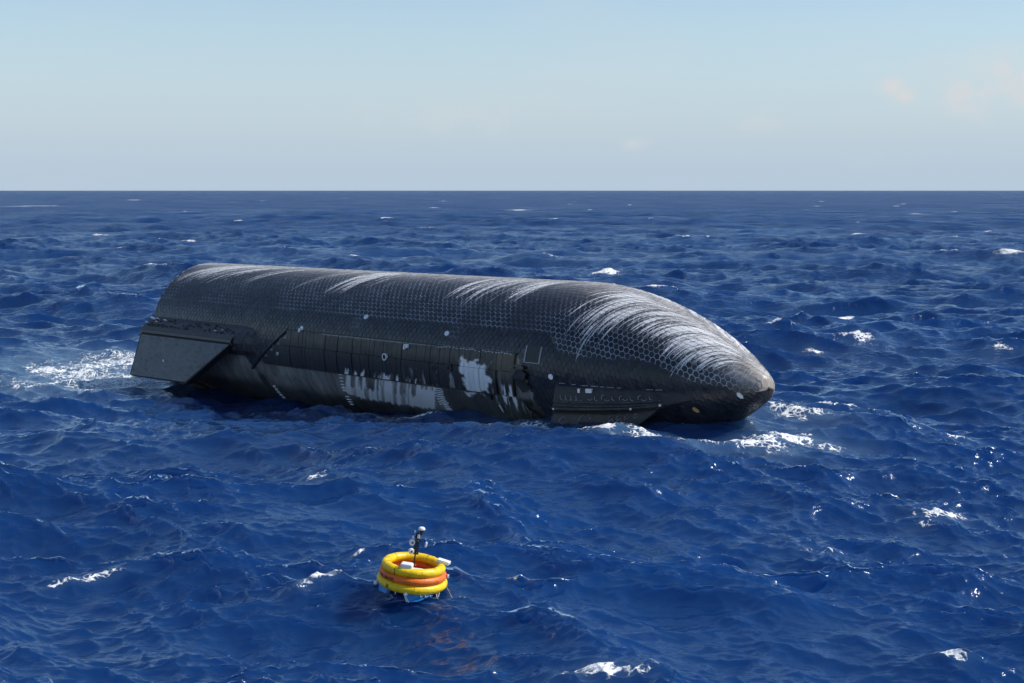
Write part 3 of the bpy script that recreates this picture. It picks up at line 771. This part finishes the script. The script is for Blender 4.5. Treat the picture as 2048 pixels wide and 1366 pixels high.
# round ports and small bright fittings
def port(s, p, r, mat, name, ring=True, off=.14):
    c = surf(s, p, off); nn = Vector(surf(s, p, 1.)) - Vector(surf(s, p, 0.)); mb = MB()
    mb.lathe(c, [(r * .72, 0), (r * .72, .02)] if not ring else [(r, -.1), (r, .03), (r * .72, .03), (r * .72, .0)], nn, 20)
    o = mb.build(name, mat, ship)
    if ring:
        mb = MB(); mb.lathe(Vector(c) + nn * .004, [(r * .7, -.02), (r * .7, 0.0)], nn, 20); mb.build('port_hole', M_dark, o)
    return o
port(32.72, 90.3, .20, M_strip, 'vent_port'); port(31.35, 91.8, .15, M_strip, 'vent_port'); port(38.7, 108, .16, M_strip, 'vent_port', True, .02)
for (s, p, r) in ((26.94, 88.4, .20), (15.9, 95.5, .09)): port(s, p, r, M_white, 'white_fitting', True, .15)
curved_slab('clip', 28.62, 28.74, 78.3, 81.8, .05, .16, M_white, 2, 4); curved_slab('clip', 28.80, 28.98, 78.0, 80.6, .05, .15, M_white, 2, 4)
curved_slab('clip', 42.15, 42.27, 95.2, 97.9, .0, .14, M_white, 2, 3); curved_slab('clip', 42.62, 42.95, 94.9, 97.6, .0, .16, M_white, 2, 3)
curved_slab('clip', 18.05, 18.2, 74.8, 77.6, .03, .14, M_white, 2, 3)

# access hatch beside the shield's edge
hatch = curved_slab('hatch', 38.62, 39.60, 71.0, 81.2, -.02, .035, M_black, 4, 8)
def hatch_bar(s0, s1, p0, p1):
    o = curved_slab('hatch_frame', s0, s1, p0, p1, -.01, .06, M_filler, 2, 6); o.parent = hatch
hatch_bar(38.54, 38.62, 70.8, 81.6); hatch_bar(38.62, 39.66, 81.2, 81.7); hatch_bar(39.60, 39.66, 71.0, 81.1)

# torn sheet and crumpled insulation where the shield ends
def shard(pts, off, mat, name='torn_sheet', th=.03):
    P3 = [surf(s, p, o) for (s, p), o in zip(pts, off)]; n = len(P3)
    Q = [surf(s, p, o - th) for (s, p), o in zip(pts, off)]
    mesh_from(name, P3 + Q, [tuple(range(n)), tuple(range(2 * n - 1, n - 1, -1))] + [(i, n + i, n + (i + 1) % n, (i + 1) % n) for i in range(n)], mat, ship)
shard([(37.7, 84.5), (38.2, 83.2), (38.75, 84.6), (38.6, 86.0), (38.1, 85.6)], [.1, .18, .22, .12, .08], M_tan)
shard([(37.6, 86.5), (38.3, 86.0), (38.9, 88.5), (38.7, 93.0), (38.2, 95.2), (37.8, 91.5)], [.1, .26, .18, .2, .1, .2], M_black)
shard([(38.0, 95.4), (38.8, 93.4), (39.1, 97.5), (38.5, 101.0)], [.08, .2, .15, .1], M_dark)
shard([(36.9, 104.5), (37.25, 104.6), (36.95, 111.5)], [.16, .2, .05], M_white)
shard([(36.3, 112.0), (36.55, 111.5), (36.6, 116.6), (36.45, 117.4)], [.1, .2, .18, .05], M_white)
shard([(38.2, 107.0), (38.45, 106.8), (38.9, 116.5), (38.6, 117.0)], [.08, .2, .16, .05], M_tan)
shard([(38.6, 112.2), (39.0, 112.0), (39.6, 119.0), (39.2, 120.2), (38.8, 116.5)], [.05, .22, .2, .1, .25], M_strip)
shard([(35.3, 105.2), (35.9, 105.0), (35.8, 109.5), (35.4, 108.4)], [.06, .16, .05, .05], M_strip)

# ---------------------------------------------------------------- aft flap, folded down
def loft(name, rings, mat, parent, smooth=False):
    n = len(rings[0]); v = [p for r in rings for p in r]; f = []
    for i in range(len(rings) - 1):
        for k in range(n): f.append((i * n + k, (i + 1) * n + k, (i + 1) * n + (k + 1) % n, i * n + (k + 1) % n))
    f.append(tuple(range(n))); f.append(tuple((len(rings) - 1) * n + k for k in range(n - 1, -1, -1)))
    return mesh_from(name, v, f, mat, parent, smooth)
aft = empty('aft_flap', parent=ship)
def fair_ring(s, k, lift=1.0):
    # k: 0..1 how far the fairing stands out from the hull
    pts = [(4.28, 1.08), (4.75, .80), (5.22, .42), (5.34, .22), (5.34, -.02), (5.1, -.45), (4.55, -.85), (4.2, -.9)]
    out = []
    for (n, u) in pts:
        a = math.atan2(n, u); r = math.hypot(n, u); base = min(r, R - .1); out.append(nu(s, math.sin(a) * (base + (r - base) * k), math.cos(a) * (base + (r - base) * k)))
    return out
loft('hinge_fairing', [fair_ring(s, k) for s, k in [(-.05, .96), (.0, 1), (4, 1), (8, 1), (11.3, 1), (11.95, .96), (12.6, .72), (13.2, .40), (13.75, .04)]], M_fair, aft)
def bar(name, s0, s1, n0, u0, n1, u1, th, mat, parent):
    d = np.array([n1 - n0, u1 - u0]); d /= np.hypot(*d); q = np.array([-d[1], d[0]]) * th
    P_ = [(n0, u0), (n1, u1), (n1 + q[0], u1 + q[1]), (n0 + q[0], u0 + q[1])]
    return loft(name, [[nu(s, *p) for p in P_] for s in (s0, s1)], mat, parent)
bar('hinge_strip', -.02, 11.9, 5.28, .36, 5.40, .20, .04, M_strip, aft)
bar('hinge_strip', -.04, 11.85, 5.385, .19, 5.45, .0, .045, M_strip, aft)
bar('hinge_seal', -.03, 11.85, 5.33, .02, 5.40, -.16, -.05, M_dark, aft)
# panel: quad in (s, n, u), thick, built of plates
Hn = [(0.02, 5.44, -.10), (11.75, 5.44, -.10), (7.55, 6.27, -2.80), (-.05, 6.29, -2.86)]
def flap_panel(corners, th, mat, edge_mat, parent, name, rim):
    P_ = [Vector(nu(*c)) for c in corners]
    nrm = (P_[1] - P_[0]).cross(P_[3] - P_[0]).normalized()
    if nrm.y > 0: nrm = -nrm            # local -y faces the camera side
    cen = sum(P_, Vector()) / 4
    back = [p - nrm * th for p in P_]
    o = mesh_from(name, P_ + back, [(0, 1, 2, 3), (7, 6, 5, 4), (0, 4, 5, 1), (1, 5, 6, 2), (2, 6, 7, 3), (3, 7, 4, 0)], edge_mat, parent)
    ins = [p + (cen - p).normalized() * rim + nrm * .012 for p in P_]
    ins0 = [p - nrm * .03 for p in ins]
    f = mesh_from(name + '_face', ins + ins0, [(0, 1, 2, 3), (0, 4, 5, 1), (1, 5, 6, 2), (2, 6, 7, 3), (3, 7, 4, 0)], mat, o)
    return o, nrm, ins
M_flapface = None
def flapface_material():
    m, nt, b = new_mat('pitted_flap_face')
    pos = nd(nt, 'ShaderNodeTexCoord').outputs['Object']
    n = noise(nt, pos, 1.3, 6, .65)
    rot = mapping(nt, pos, (1.2, 1.0, 3.2), (0, rad(42), 0))
    st = noise(nt, rot, 1.5, 4, .55)
    vor = nd(nt, 'ShaderNodeTexVoronoi'); vor.inputs['Scale'].default_value = 3.4; nt.links.new(mapping(nt, pos, (1, 1, 1), (0, rad(20), 0)), vor.inputs['Vector'])
    pit = maprange(nt, vor.outputs['Distance'], .10, .22, 1, 0)
    zone = maprange(nt, noise(nt, pos, .55, 2), .54, .62)
    pm = math_(nt, 'MULTIPLY', pit, zone)
    c = mixc(nt, maprange(nt, n, .3, .7), (.050, .066, .080), (.086, .108, .124))
    c = mixc(nt, maprange(nt, st, .52, .64, 0, .75), c, (.026, .033, .042))
    c = mixc(nt, math_(nt, 'MULTIPLY', pm, .5), c, (.012, .014, .018))
    nt.links.new(c, b.inputs['Base Color']); nt.links.new(maprange(nt, n, .3, .7, .35, .6), b.inputs['Roughness'])
    bp = nd(nt, 'ShaderNodeBump'); bp.inputs['Distance'].default_value = .05; bp.inputs['Strength'].default_value = 1
    nt.links.new(math_(nt, 'SUBTRACT', math_(nt, 'MULTIPLY', n, .6), math_(nt, 'ADD', math_(nt, 'MULTIPLY', pm, .5), math_(nt, 'MULTIPLY', st, .4))), bp.inputs['Height']); nt.links.new(bp.outputs[0], b.inputs['Normal'])
    return m
M_flapface = flapface_material()
pan, pn, pin = flap_panel(Hn, .42, M_flapface, M_dark, aft, 'panel', .16)
# bright nick in the panel and scuffed white spots on the fairing
def chip(p, sz, parent, mat=M_white, name='chip'):
    mb = MB(); g = random.Random(int(p[0] * 97) + int(p[2] * 31)); k = 6
    v = []; 
    for i in range(k):
        a = 2 * math.pi * i / k; r = sz * g.uniform(.6, 1.1); v.append((p[0] + r * math.cos(a) * 1.3, p[1], p[2] + r * math.sin(a)))
    v += [(q[0], q[1] + .05, q[2]) for q in v]
    mb.add(v, [tuple(range(k))[::-1]] + [(i, k + i, k + (i + 1) % k, (i + 1) % k) for i in range(k)])
    mb.build(name, mat, parent)
chip(nu(4.1, 5.99, -1.62), .09, aft)
for (s, n, u, z) in ((.25, 4.62, .93, .14), (.6, 4.7, .88, .16), (1.05, 4.66, .92, .10), (1.3, 4.9, .74, .08), (2.2, 4.72, .87, .10), (.15, 5.0, .65, .10), (9.3, 5.05, .60, .07), (10.0, 4.95, .68, .05)):
    mb = MB(); mb.box(nu(s, n, u), (z * 2.6, z * 1.6, z * .6), Matrix.Rotation(rad(-38), 3, 'X')); mb.build('chip', M_white, aft)
# little tile blocks on top of the fairing (rough, scalloped)
gq = np.random.default_rng(12)
for k in range(60):
    s = gq.uniform(.3, 11.4); t = gq.uniform(.1, .9); n = 4.48 + .7 * t; u = .955 - .54 * t
    mb = MB(); mb.rbox(nu(s, n, u), (gq.uniform(.15, .34), .22, .05), .018, Matrix.Rotation(rad(-38 + gq.uniform(-6, 6)), 3, 'X') @ Matrix.Rotation(rad(gq.uniform(-15, 15)), 3, 'Z'))
    mb.build('fairing_block', M_black if gq.random() < .7 else M_strip, aft)
# tail bracket peeping out below the flap
mb = MB(); mb.add([nu(2.35, 3.9, -2.9), nu(2.5, 3.95, -3.75), nu(4.4, 3.1, -3.75), nu(2.35, 3.6, -2.9), nu(2.5, 3.65, -3.75), nu(4.4, 2.8, -3.75)], [(0, 1, 2), (5, 4, 3), (0, 3, 4, 1), (1, 4, 5, 2), (2, 5, 3, 0)]); mb.build('tail_bracket', M_tan, ship)
mb = MB(); mb.tube([nu(3.0, 3.5, -2.75), nu(4.0, 3.0, -3.3), nu(5.2, 2.3, -3.85)], .16, 8); mb.build('tail_strut', M_strip, ship)

# ---------------------------------------------------------------- forward flap, hanging into the water
fwd = empty('forward_flap', parent=ship)
def f_ring(s, k):
    out = []
    for (p, o) in ((93.5, .0), (96, .10), (101, .26), (105, .42), (107.5, .52), (109.5, .50), (113, .30), (118, -.05), (106, -.2)):
        out.append(surf(s, 100 + (p - 100) * (.55 + .45 * k), max(o, 0) * k + min(o, 0) - .02))
    return out
loft('hinge_fairing', [f_ring(s, k) for s, k in ((40.75, .96), (40.8, 1), (42, 1), (43.5, 1), (45, .95), (46.2, .82), (46.9, .5), (47.4, .25), (47.8, .05))], M_black, fwd)
def f_line(p, o, s0, s1, r, mat, name, n=14, k1=.82):
    mb = MB(); mb.tube([surf(s0 + (s1 - s0) * t, 100 + (p - 100) * (1 - .45 * (1 - np.interp(s0 + (s1 - s0) * t, [45, 46.2, 46.9], [.95, .82, .5]))), o * np.interp(s0 + (s1 - s0) * t, [43.5, 45, 46.2, 46.9], [1, .95, .82, .5])) for t in np.linspace(0, 1, n)], r, 6)
    return mb.build(name, mat, fwd)
f_line(103.5, .40, 40.8, 46.5, .05, M_strip, 'hinge_strip'); f_line(105.6, .49, 40.8, 46.5, .045, M_strip, 'hinge_strip')
f_line(107.2, .56, 40.75, 46.6, .07, M_strip, 'hinge_strip'); f_line(109.6, .56, 40.75, 46.6, .05, M_dark, 'hinge_seal')
for s, p in ((40.9, 107.0), (45.1, 107.0), (46.45, 106.0)):
    c = surf(s, p, .6 * np.interp(s, [45, 46.5], [1, .75])); mb = MB(); mb.lathe(c, [(.055, -.06), (.055, .03), (.03, .04)], (0, -1, -.3), 10); mb.build('bolt', M_white, fwd)
# broken pale seal along the flap's root
gr_ = np.random.default_rng(21); x = 41.0
while x < 46.8:
    w = gr_.uniform(.12, .42)
    if gr_.random() < .7:
        mb = MB(); mb.tube([surf(x + w * t, 92.6 + .25 * (x - 41) + gr_.uniform(-.15, .15), .035) for t in (0, .5, 1)], .016, 5); mb.build('root_seal', M_filler, fwd)
    x += w + gr_.uniform(.1, .4)
# panel in plates below the hinge
h0 = surf(40.75, 110.2, .52); h1 = surf(46.45, 108.5, .36)
def toN(v): return (float(v[0]), float(-v[1]), float(v[2]))
c0, c1 = toN(h0), toN(h1)
flap_panel([c0, c1, (c1[0] - 3.0, c1[1] + .9, c1[2] - 2.4), (c0[0] - .5, c0[1] + .55, c0[2] - 2.2)], .3, plain('dark_flap_face', (.040, .041, .046), .45, 0, .3, 2, .02), M_black, fwd, 'panel', .05)
# hexagonal tile outlines left on the forward flap
def hexline(s, p, r, name='tile_outline', part=(0, 6), on=0.33):
    pts = [surf(s + r * math.cos(rad(60 * k + 30)), p + math.degrees(r * math.sin(rad(60 * k + 30)) / 4.2), on) for k in range(part[0], part[1] + 1)]
    mb = MB(); mb.tube(pts, .014, 5); mb.build(name, M_filler, fwd)
for k in range(4): hexline(41.35 + k * .31, 100.8, .17, part=(0, 3), on=.285)
for k in range(11): hexline(42.9 + k * .31 + .08 * (k % 3), 100.2 + .3 * (k % 2), .15, part=(k % 3, k % 3 + 2), on=.275)
lo = Vector(h0); le = Vector(h1) - lo
def panel_pt(t, d):     # along the hinge, down the panel
    p = lo + le * t; q = Vector(nu(c0[0] - .5, c0[1] + .55, c0[2] - 2.2)) - lo; q2 = Vector(nu(c1[0] - 3.0, c1[1] + .9, c1[2] - 2.4)) - Vector(h1)
    dv = (q * (1 - t) + q2 * t); r = p + dv * d; r.y -= .035; return r
for (t, d, a, b) in ((.62, .16, 0, 3), (.70, .16, 0, 3), (.78, .16, 0, 3), (.66, .30, 0, 6), (.74, .30, 0, 6), (.12, .16, 2, 5), (.32, .16, 2, 5), (.38, .14, 3, 6), (.70, .44, 0, 3), (.86, .14, 0, 3)):
    pts = [panel_pt(t + .028 * math.cos(rad(60 * k + 30)), d + .075 * math.sin(rad(60 * k + 30))) for k in range(a, b + 1)]
    mb = MB(); mb.tube(pts, .013, 5); mb.build('tile_outline', M_filler, fwd)

# ================================================================ the raft
M_yel = plain('yellow_fabric', (.90, .60, .003), .38, 0, .10, 5, .010)
M_org = plain('orange_fabric', (.85, .17, .015), .42, 0, .12, 5, .010)
M_red = plain('red_floor_fabric', (.45, .03, .012), .5, 0, .1, 4)
M_blue = plain('blue_ballast_fabric', (.010, .22, .56), .45, 0, .12, 5, .01)
M_plas = plain('white_plastic', (.80, .80, .78), .35, 0, .05, 8)
M_blk = plain('black_plastic', (.012, .012, .013), .4, 0, .2, 9)
M_rope = plain('grey_rope', (.34, .36, .38), .8, 0, .15, 30)
M_amber = plain('amber_plastic', (.70, .34, .04), .35, 0, .1, 8)
raft = empty('raft')
raft.location = (RX, RY, RAFT_Z)
raft.rotation_euler = (rad(4.0), rad(6.5), rad(0))
tag(raft, 'round inflatable raft of yellow and orange tubes carrying an instrument mast', 'raft')
def ring_tube(name, Rc, r, z, mat, sag=0.0):
    n, k = 96, 20
    a = np.linspace(0, 2 * np.pi, n, endpoint=False); b = np.linspace(0, 2 * np.pi, k, endpoint=False)
    Aa, Bb = np.meshgrid(a, b, indexing='ij')
    rr = r * (1 + .012 * np.sin(Aa * 12) + .01 * np.sin(Aa * 5 + 1))
    rad_ = Rc * (1 + .012 * np.cos(2 * Aa + .6)) + rr * np.cos(Bb)
    V = np.stack([rad_ * np.cos(Aa), rad_ * np.sin(Aa), z + rr * np.sin(Bb) + sag * np.cos(2 * Aa)], -1)
    V = np.concatenate([V, V[:1]], 0)
    return grid_mesh(name, V, mat, raft, wrap=True)
ring_tube('lower_tube', .925, .135, .16, M_yel, .006); ring_tube('middle_tube', .88, .130, .395, M_org); ring_tube('upper_tube', .82, .140, .63, M_yel, -.006)
mb = MB(); mb.lathe((0, 0, .20), [(.02, 0), (.84, .0), (.84, .02), (.02, .02)], (0, 0, 1), 48); mb.build('floor', M_red, raft)
# seam band round the upper tube
def hoop(ang, Rc, r, z, w, mat, name):
    a = rad(ang); c = Vector((math.cos(a), math.sin(a), 0)); mb = MB()
    mb.tube([c * (Rc + r * math.cos(b)) + Vector((0, 0, z + r * math.sin(b))) for b in np.linspace(-2.4, 2.9, 22)], w, 6); return mb.build(name, mat, raft)
for k_ in range(12):
    hoop(k_ * 30 + 8, .925, .1365, .16, .006, M_yel, 'tube_seam'); hoop(k_ * 30 + 20, .82, .1415, .63, .006, M_yel, 'tube_seam')
hoop(-123, .82, .143, .63, .010, M_blk, 'seam_band'); hoop(60, .82, .143, .63, .010, M_blk, 'seam_band')
# mast
mast = empty('mast', (.0, -.02, .22), raft); mast.scale = (1.12, 1.12, 1.26)
def mpart(name, mat, fn, smooth=False): mb = MB(); fn(mb); return mb.build(name, mat, mast, smooth)
mpart('pole', M_blk, lambda m: m.tube([(0, 0, 0), (.005, 0, .5), (.02, 0, .74), (.03, 0, 1.16)], [.026, .022, .018, .02], 10))
mpart('base_block', M_blk, lambda m: m.rbox((0, 0, .05), (.22, .2, .1), .02))
mpart('frame_post', M_blk, lambda m: m.tube([(.06, 0, .62), (.075, 0, 1.1)], .018, 8))
mpart('frame_post', M_blk, lambda m: m.tube([(-.03, .03, .60), (-.01, .03, 1.12)], .018, 8))
for z in (.62, .76, .90, 1.03): mpart('frame_rung', M_blk, lambda m: m.box((.02, 0, z), (.15, .08, .025)))
for z in (.68, .90):
    o = mpart('camera', M_plas, lambda m: m.lathe((-.105, -.05, z), [(.035, .06), (.065, .05), (.078, -.02), (.06, -.05), (.028, -.05)], (-.35, .95, 0), 16))
    mb = MB(); mb.lathe((-.105 + .02, -.05 - .056, z), [(.026, -.01), (.026, .004)], (.35, -.95, 0), 12); lens = mb.build('lens', M_blk, o)
    mpart('camera_bracket', M_blk, lambda m: m.box((-.05, -.02, z), (.1, .03, .03)))
mpart('sensor', M_plas, lambda m: m.rbox((-.09, -.02, 1.02), (.05, .05, .07), .012))
mpart('sensor', M_plas, lambda m: m.rbox((.055, -.05, 1.06), (.07, .05, .10), .015))
mpart('sensor', M_plas, lambda m: m.rbox((-.06, 0, 1.15), (.03, .03, .05), .008))
mpart('dome_neck', M_blk, lambda m: m.lathe((.115, 0, 1.1), [(.03, 0), (.05, .06), (.08, .10), (.08, .115)], (0, 0, 1), 18))
mpart('dome', M_plas, lambda m: m.lathe((.115, 0, 1.215), [(.088, 0), (.092, .02), (.086, .045), (.06, .065), (.02, .072)], (0, 0, 1), 24), True)
mpart('dome_strut', M_blk, lambda m: m.tube([(.05, 0, .95), (.11, 0, 1.1)], .02, 8))
mpart('antenna_arm', M_blk, lambda m: m.tube([(.07, 0, .98), (.16, 0, .95), (.26, 0, .83)], .008, 6))
mpart('antenna', M_plas, lambda m: m.lathe((.262, 0, .80), [(.018, 0), (.03, .03), (.03, .11), (.012, .14)], (.12, 0, 1), 14), True)
# equipment boxes
def rpart(name, mat, fn, smooth=False): mb = MB(); fn(mb); return mb.build(name, mat, raft, smooth)
rpart('equipment_box', M_plas, lambda m: m.rbox((-.17, -.70, .78), (.36, .28, .24), .05, Matrix.Rotation(rad(-8), 3, 'Z')))
rpart('equipment_box', M_plas, lambda m: m.rbox((-.13, -.30, .56), (.40, .26, .12), .03))
rpart('equipment_box', M_plas, lambda m: m.rbox((.18, -.12, .52), (.26, .18, .10), .025))
rpart('valve_unit', M_red, lambda m: m.rbox((-.06, .22, .50), (.26, .14, .18), .03)); rpart('valve_unit', M_tan, lambda m: m.tube([(-.16, .15, .42), (-.14, .15, .66)], .025, 8))
rpart('side_box', M_plas, lambda m: m.rbox((.88, .14, .80), (.40, .22, .11), .03, Matrix.Rotation(rad(-18), 3, 'Z') @ Matrix.Rotation(rad(6), 3, 'Y')))
rpart('side_box_strap', M_amber, lambda m: m.tube([(.66, .0, .36), (.72, .04, .58), (.74, .06, .74)], .014, 6))
rpart('lashing', M_amber, lambda m: m.tube([(.50, -.25, .24), (.58, -.18, .36), (.64, -.1, .46)], .012, 6))
# ballast bags hanging below
def bag(name, pts, th, mat):
    n = len(pts); v = [Vector(p) for p in pts] + [Vector(p) + Vector((0, th, 0)) for p in pts]
    return mesh_from(name, v, [tuple(range(n)), tuple(range(2 * n - 1, n - 1, -1))] + [(i, n + i, n + (i + 1) % n, (i + 1) % n) for i in range(n)], mat, raft)
bag('ballast_bag', [(-.10, -.93, .06), (-.02, -1.02, -.17), (.05, -1.03, -.19), (.30, -1.02, -.13), (.62, -.86, .02), (.62, -.80, .08), (.2, -.9, .09)], .10, M_blue)
bag('ballast_bag', [(-.96, -.36, .06), (-.94, -.44, -.12), (-.72, -.70, -.10), (-.66, -.70, .05)], .12, M_blue)
bag('ballast_bag', [(.66, .66, .06), (.66, .70, -.2), (.3, .95, -.2), (.3, .9, .05)], -.12, M_blue)
def ball(c, r, name, mat=M_plas):
    return rpart(name, mat, lambda m: m.lathe((c[0], c[1], c[2] - r), [(r * math.sin(t) + .001, r - r * math.cos(t)) for t in np.linspace(.05, math.pi - .05, 11)], (0, 0, 1), 18), True)
ball((-.11, -1.0, .035), .062, 'float_ball'); ball((-1.07, -.22, .02), .058, 'float_ball')
rpart('bag_batten', M_plas, lambda m: m.tube([(-.10, -1.0, -.03), (-.0, -1.06, -.18)], .013, 6)); rpart('bag_batten', M_plas, lambda m: m.tube([(-.135, -1.0, -.03), (-.05, -1.06, -.18)], .011, 6))
rpart('drogue_clip', M_amber, lambda m: m.rbox((.82, -.56, .02), (.10, .08, .14), .025)); rpart('drogue_line', M_plas, lambda m: m.tube([(.78, -.60, .04), (.80, -.62, -.08), (.85, -.62, -.06), (.87, -.58, .06)], .014, 6))
rpart('drogue_line', M_plas, lambda m: m.tube([(.83, -.60, -.04), (.835, -.62, -.22), (.84, -.63, -.4)], .013, 6))
for x, y in ((.36, -.98), (.50, -.93), (.64, -.82)):
    rpart('toggle', M_plas, lambda m: m.tube([(x - .05, y + .02, .06), (x, y, -.03), (x + .03, y, .03)], .013, 6))
rpart('toggle', M_plas, lambda m: m.tube([(-.42, -.86, .05), (-.42, -.88, -.03)], .014, 6))
rpart('float_line', M_plas, lambda m: m.tube([(-1.0, -.22, .14), (-1.06, -.22, .09), (-1.07, -.22, .04)], .009, 6))
rpart('rescue_light', M_plas, lambda m: m.rbox((1.06, -.05, .42), (.06, .07, .10), .015)); rpart('light_bracket', M_org, lambda m: m.box((1.0, -.05, .45), (.08, .05, .05)))
tether = MB(); tether.tube([(1.02, -.1, .16), (1.15, -.35, .04), (1.30, -.75, -.06), (1.45, -1.2, -.10), (1.62, -1.8, -.4)], .010, 6); tether.build('tether_line', M_rope, raft)

# lettering, bent round the tubes
def lettering(text, size, ang0, Rc, r, z, elev, mat, name, parent):
    cu = bpy.data.curves.new(name, 'FONT'); cu.body = text; cu.size = size; cu.align_x = 'CENTER'; cu.offset = size * .02
    tmp = bpy.data.objects.new(name, cu); COL.objects.link(tmp)
    bpy.context.view_layer.update()
    me = bpy.data.meshes.new_from_object(tmp.evaluated_get(bpy.context.evaluated_depsgraph_get()))
    bpy.data.objects.remove(tmp)
    bm = bmesh.new(); bm.from_mesh(me); bmesh.ops.subdivide_edges(bm, edges=bm.edges[:], cuts=1); bmesh.ops.triangulate(bm, faces=bm.faces[:])
    for v in bm.verts:
        a = rad(ang0) + v.co.x / (Rc + r); b = rad(elev) + (v.co.y - size * .35) / r
        q = r + .004; v.co = Vector(((Rc + q * math.cos(b)) * math.cos(a), (Rc + q * math.cos(b)) * math.sin(a), z + q * math.sin(b)))
    bm.to_mesh(me); bm.free(); me.materials.clear(); me.materials.append(mat); me.name = name
    return link(bpy.data.objects.new(name, me), parent)
lettering('PROBOT', .17, -140, .88, .130, .395, -8, M_blk, 'lettering', raft)
lettering('ROBOT', .15, -36, .88, .130, .395, -10, M_blk, 'lettering', raft)
# dark shield-shaped mark on the lower tube
def mark(ang, Rc, r, z, mat):
    mb = MB()
    for (x0, x1, y0, y1) in ((-.05, -.012, .03, .062), (.012, .05, .02, .052), (-.05, .05, -.012, .012), (-.045, -.01, -.05, -.02), (.0, .045, -.045, -.02), (-.03, .028, -.078, -.056)):
        v = []
        for (x, y) in ((x0, y0), (x1, y0), (x1, y1), (x0, y1)):
            a = rad(ang) + x / (Rc + r); b = y / r; q = r + .005
            v.append(((Rc + q * math.cos(b)) * math.cos(a), (Rc + q * math.cos(b)) * math.sin(a), z + q * math.sin(b)))
        mb.add(v, [(0, 1, 2, 3)])
    mb.build('emblem', mat, raft)
mark(-131, .925, .137, .16, M_blk)
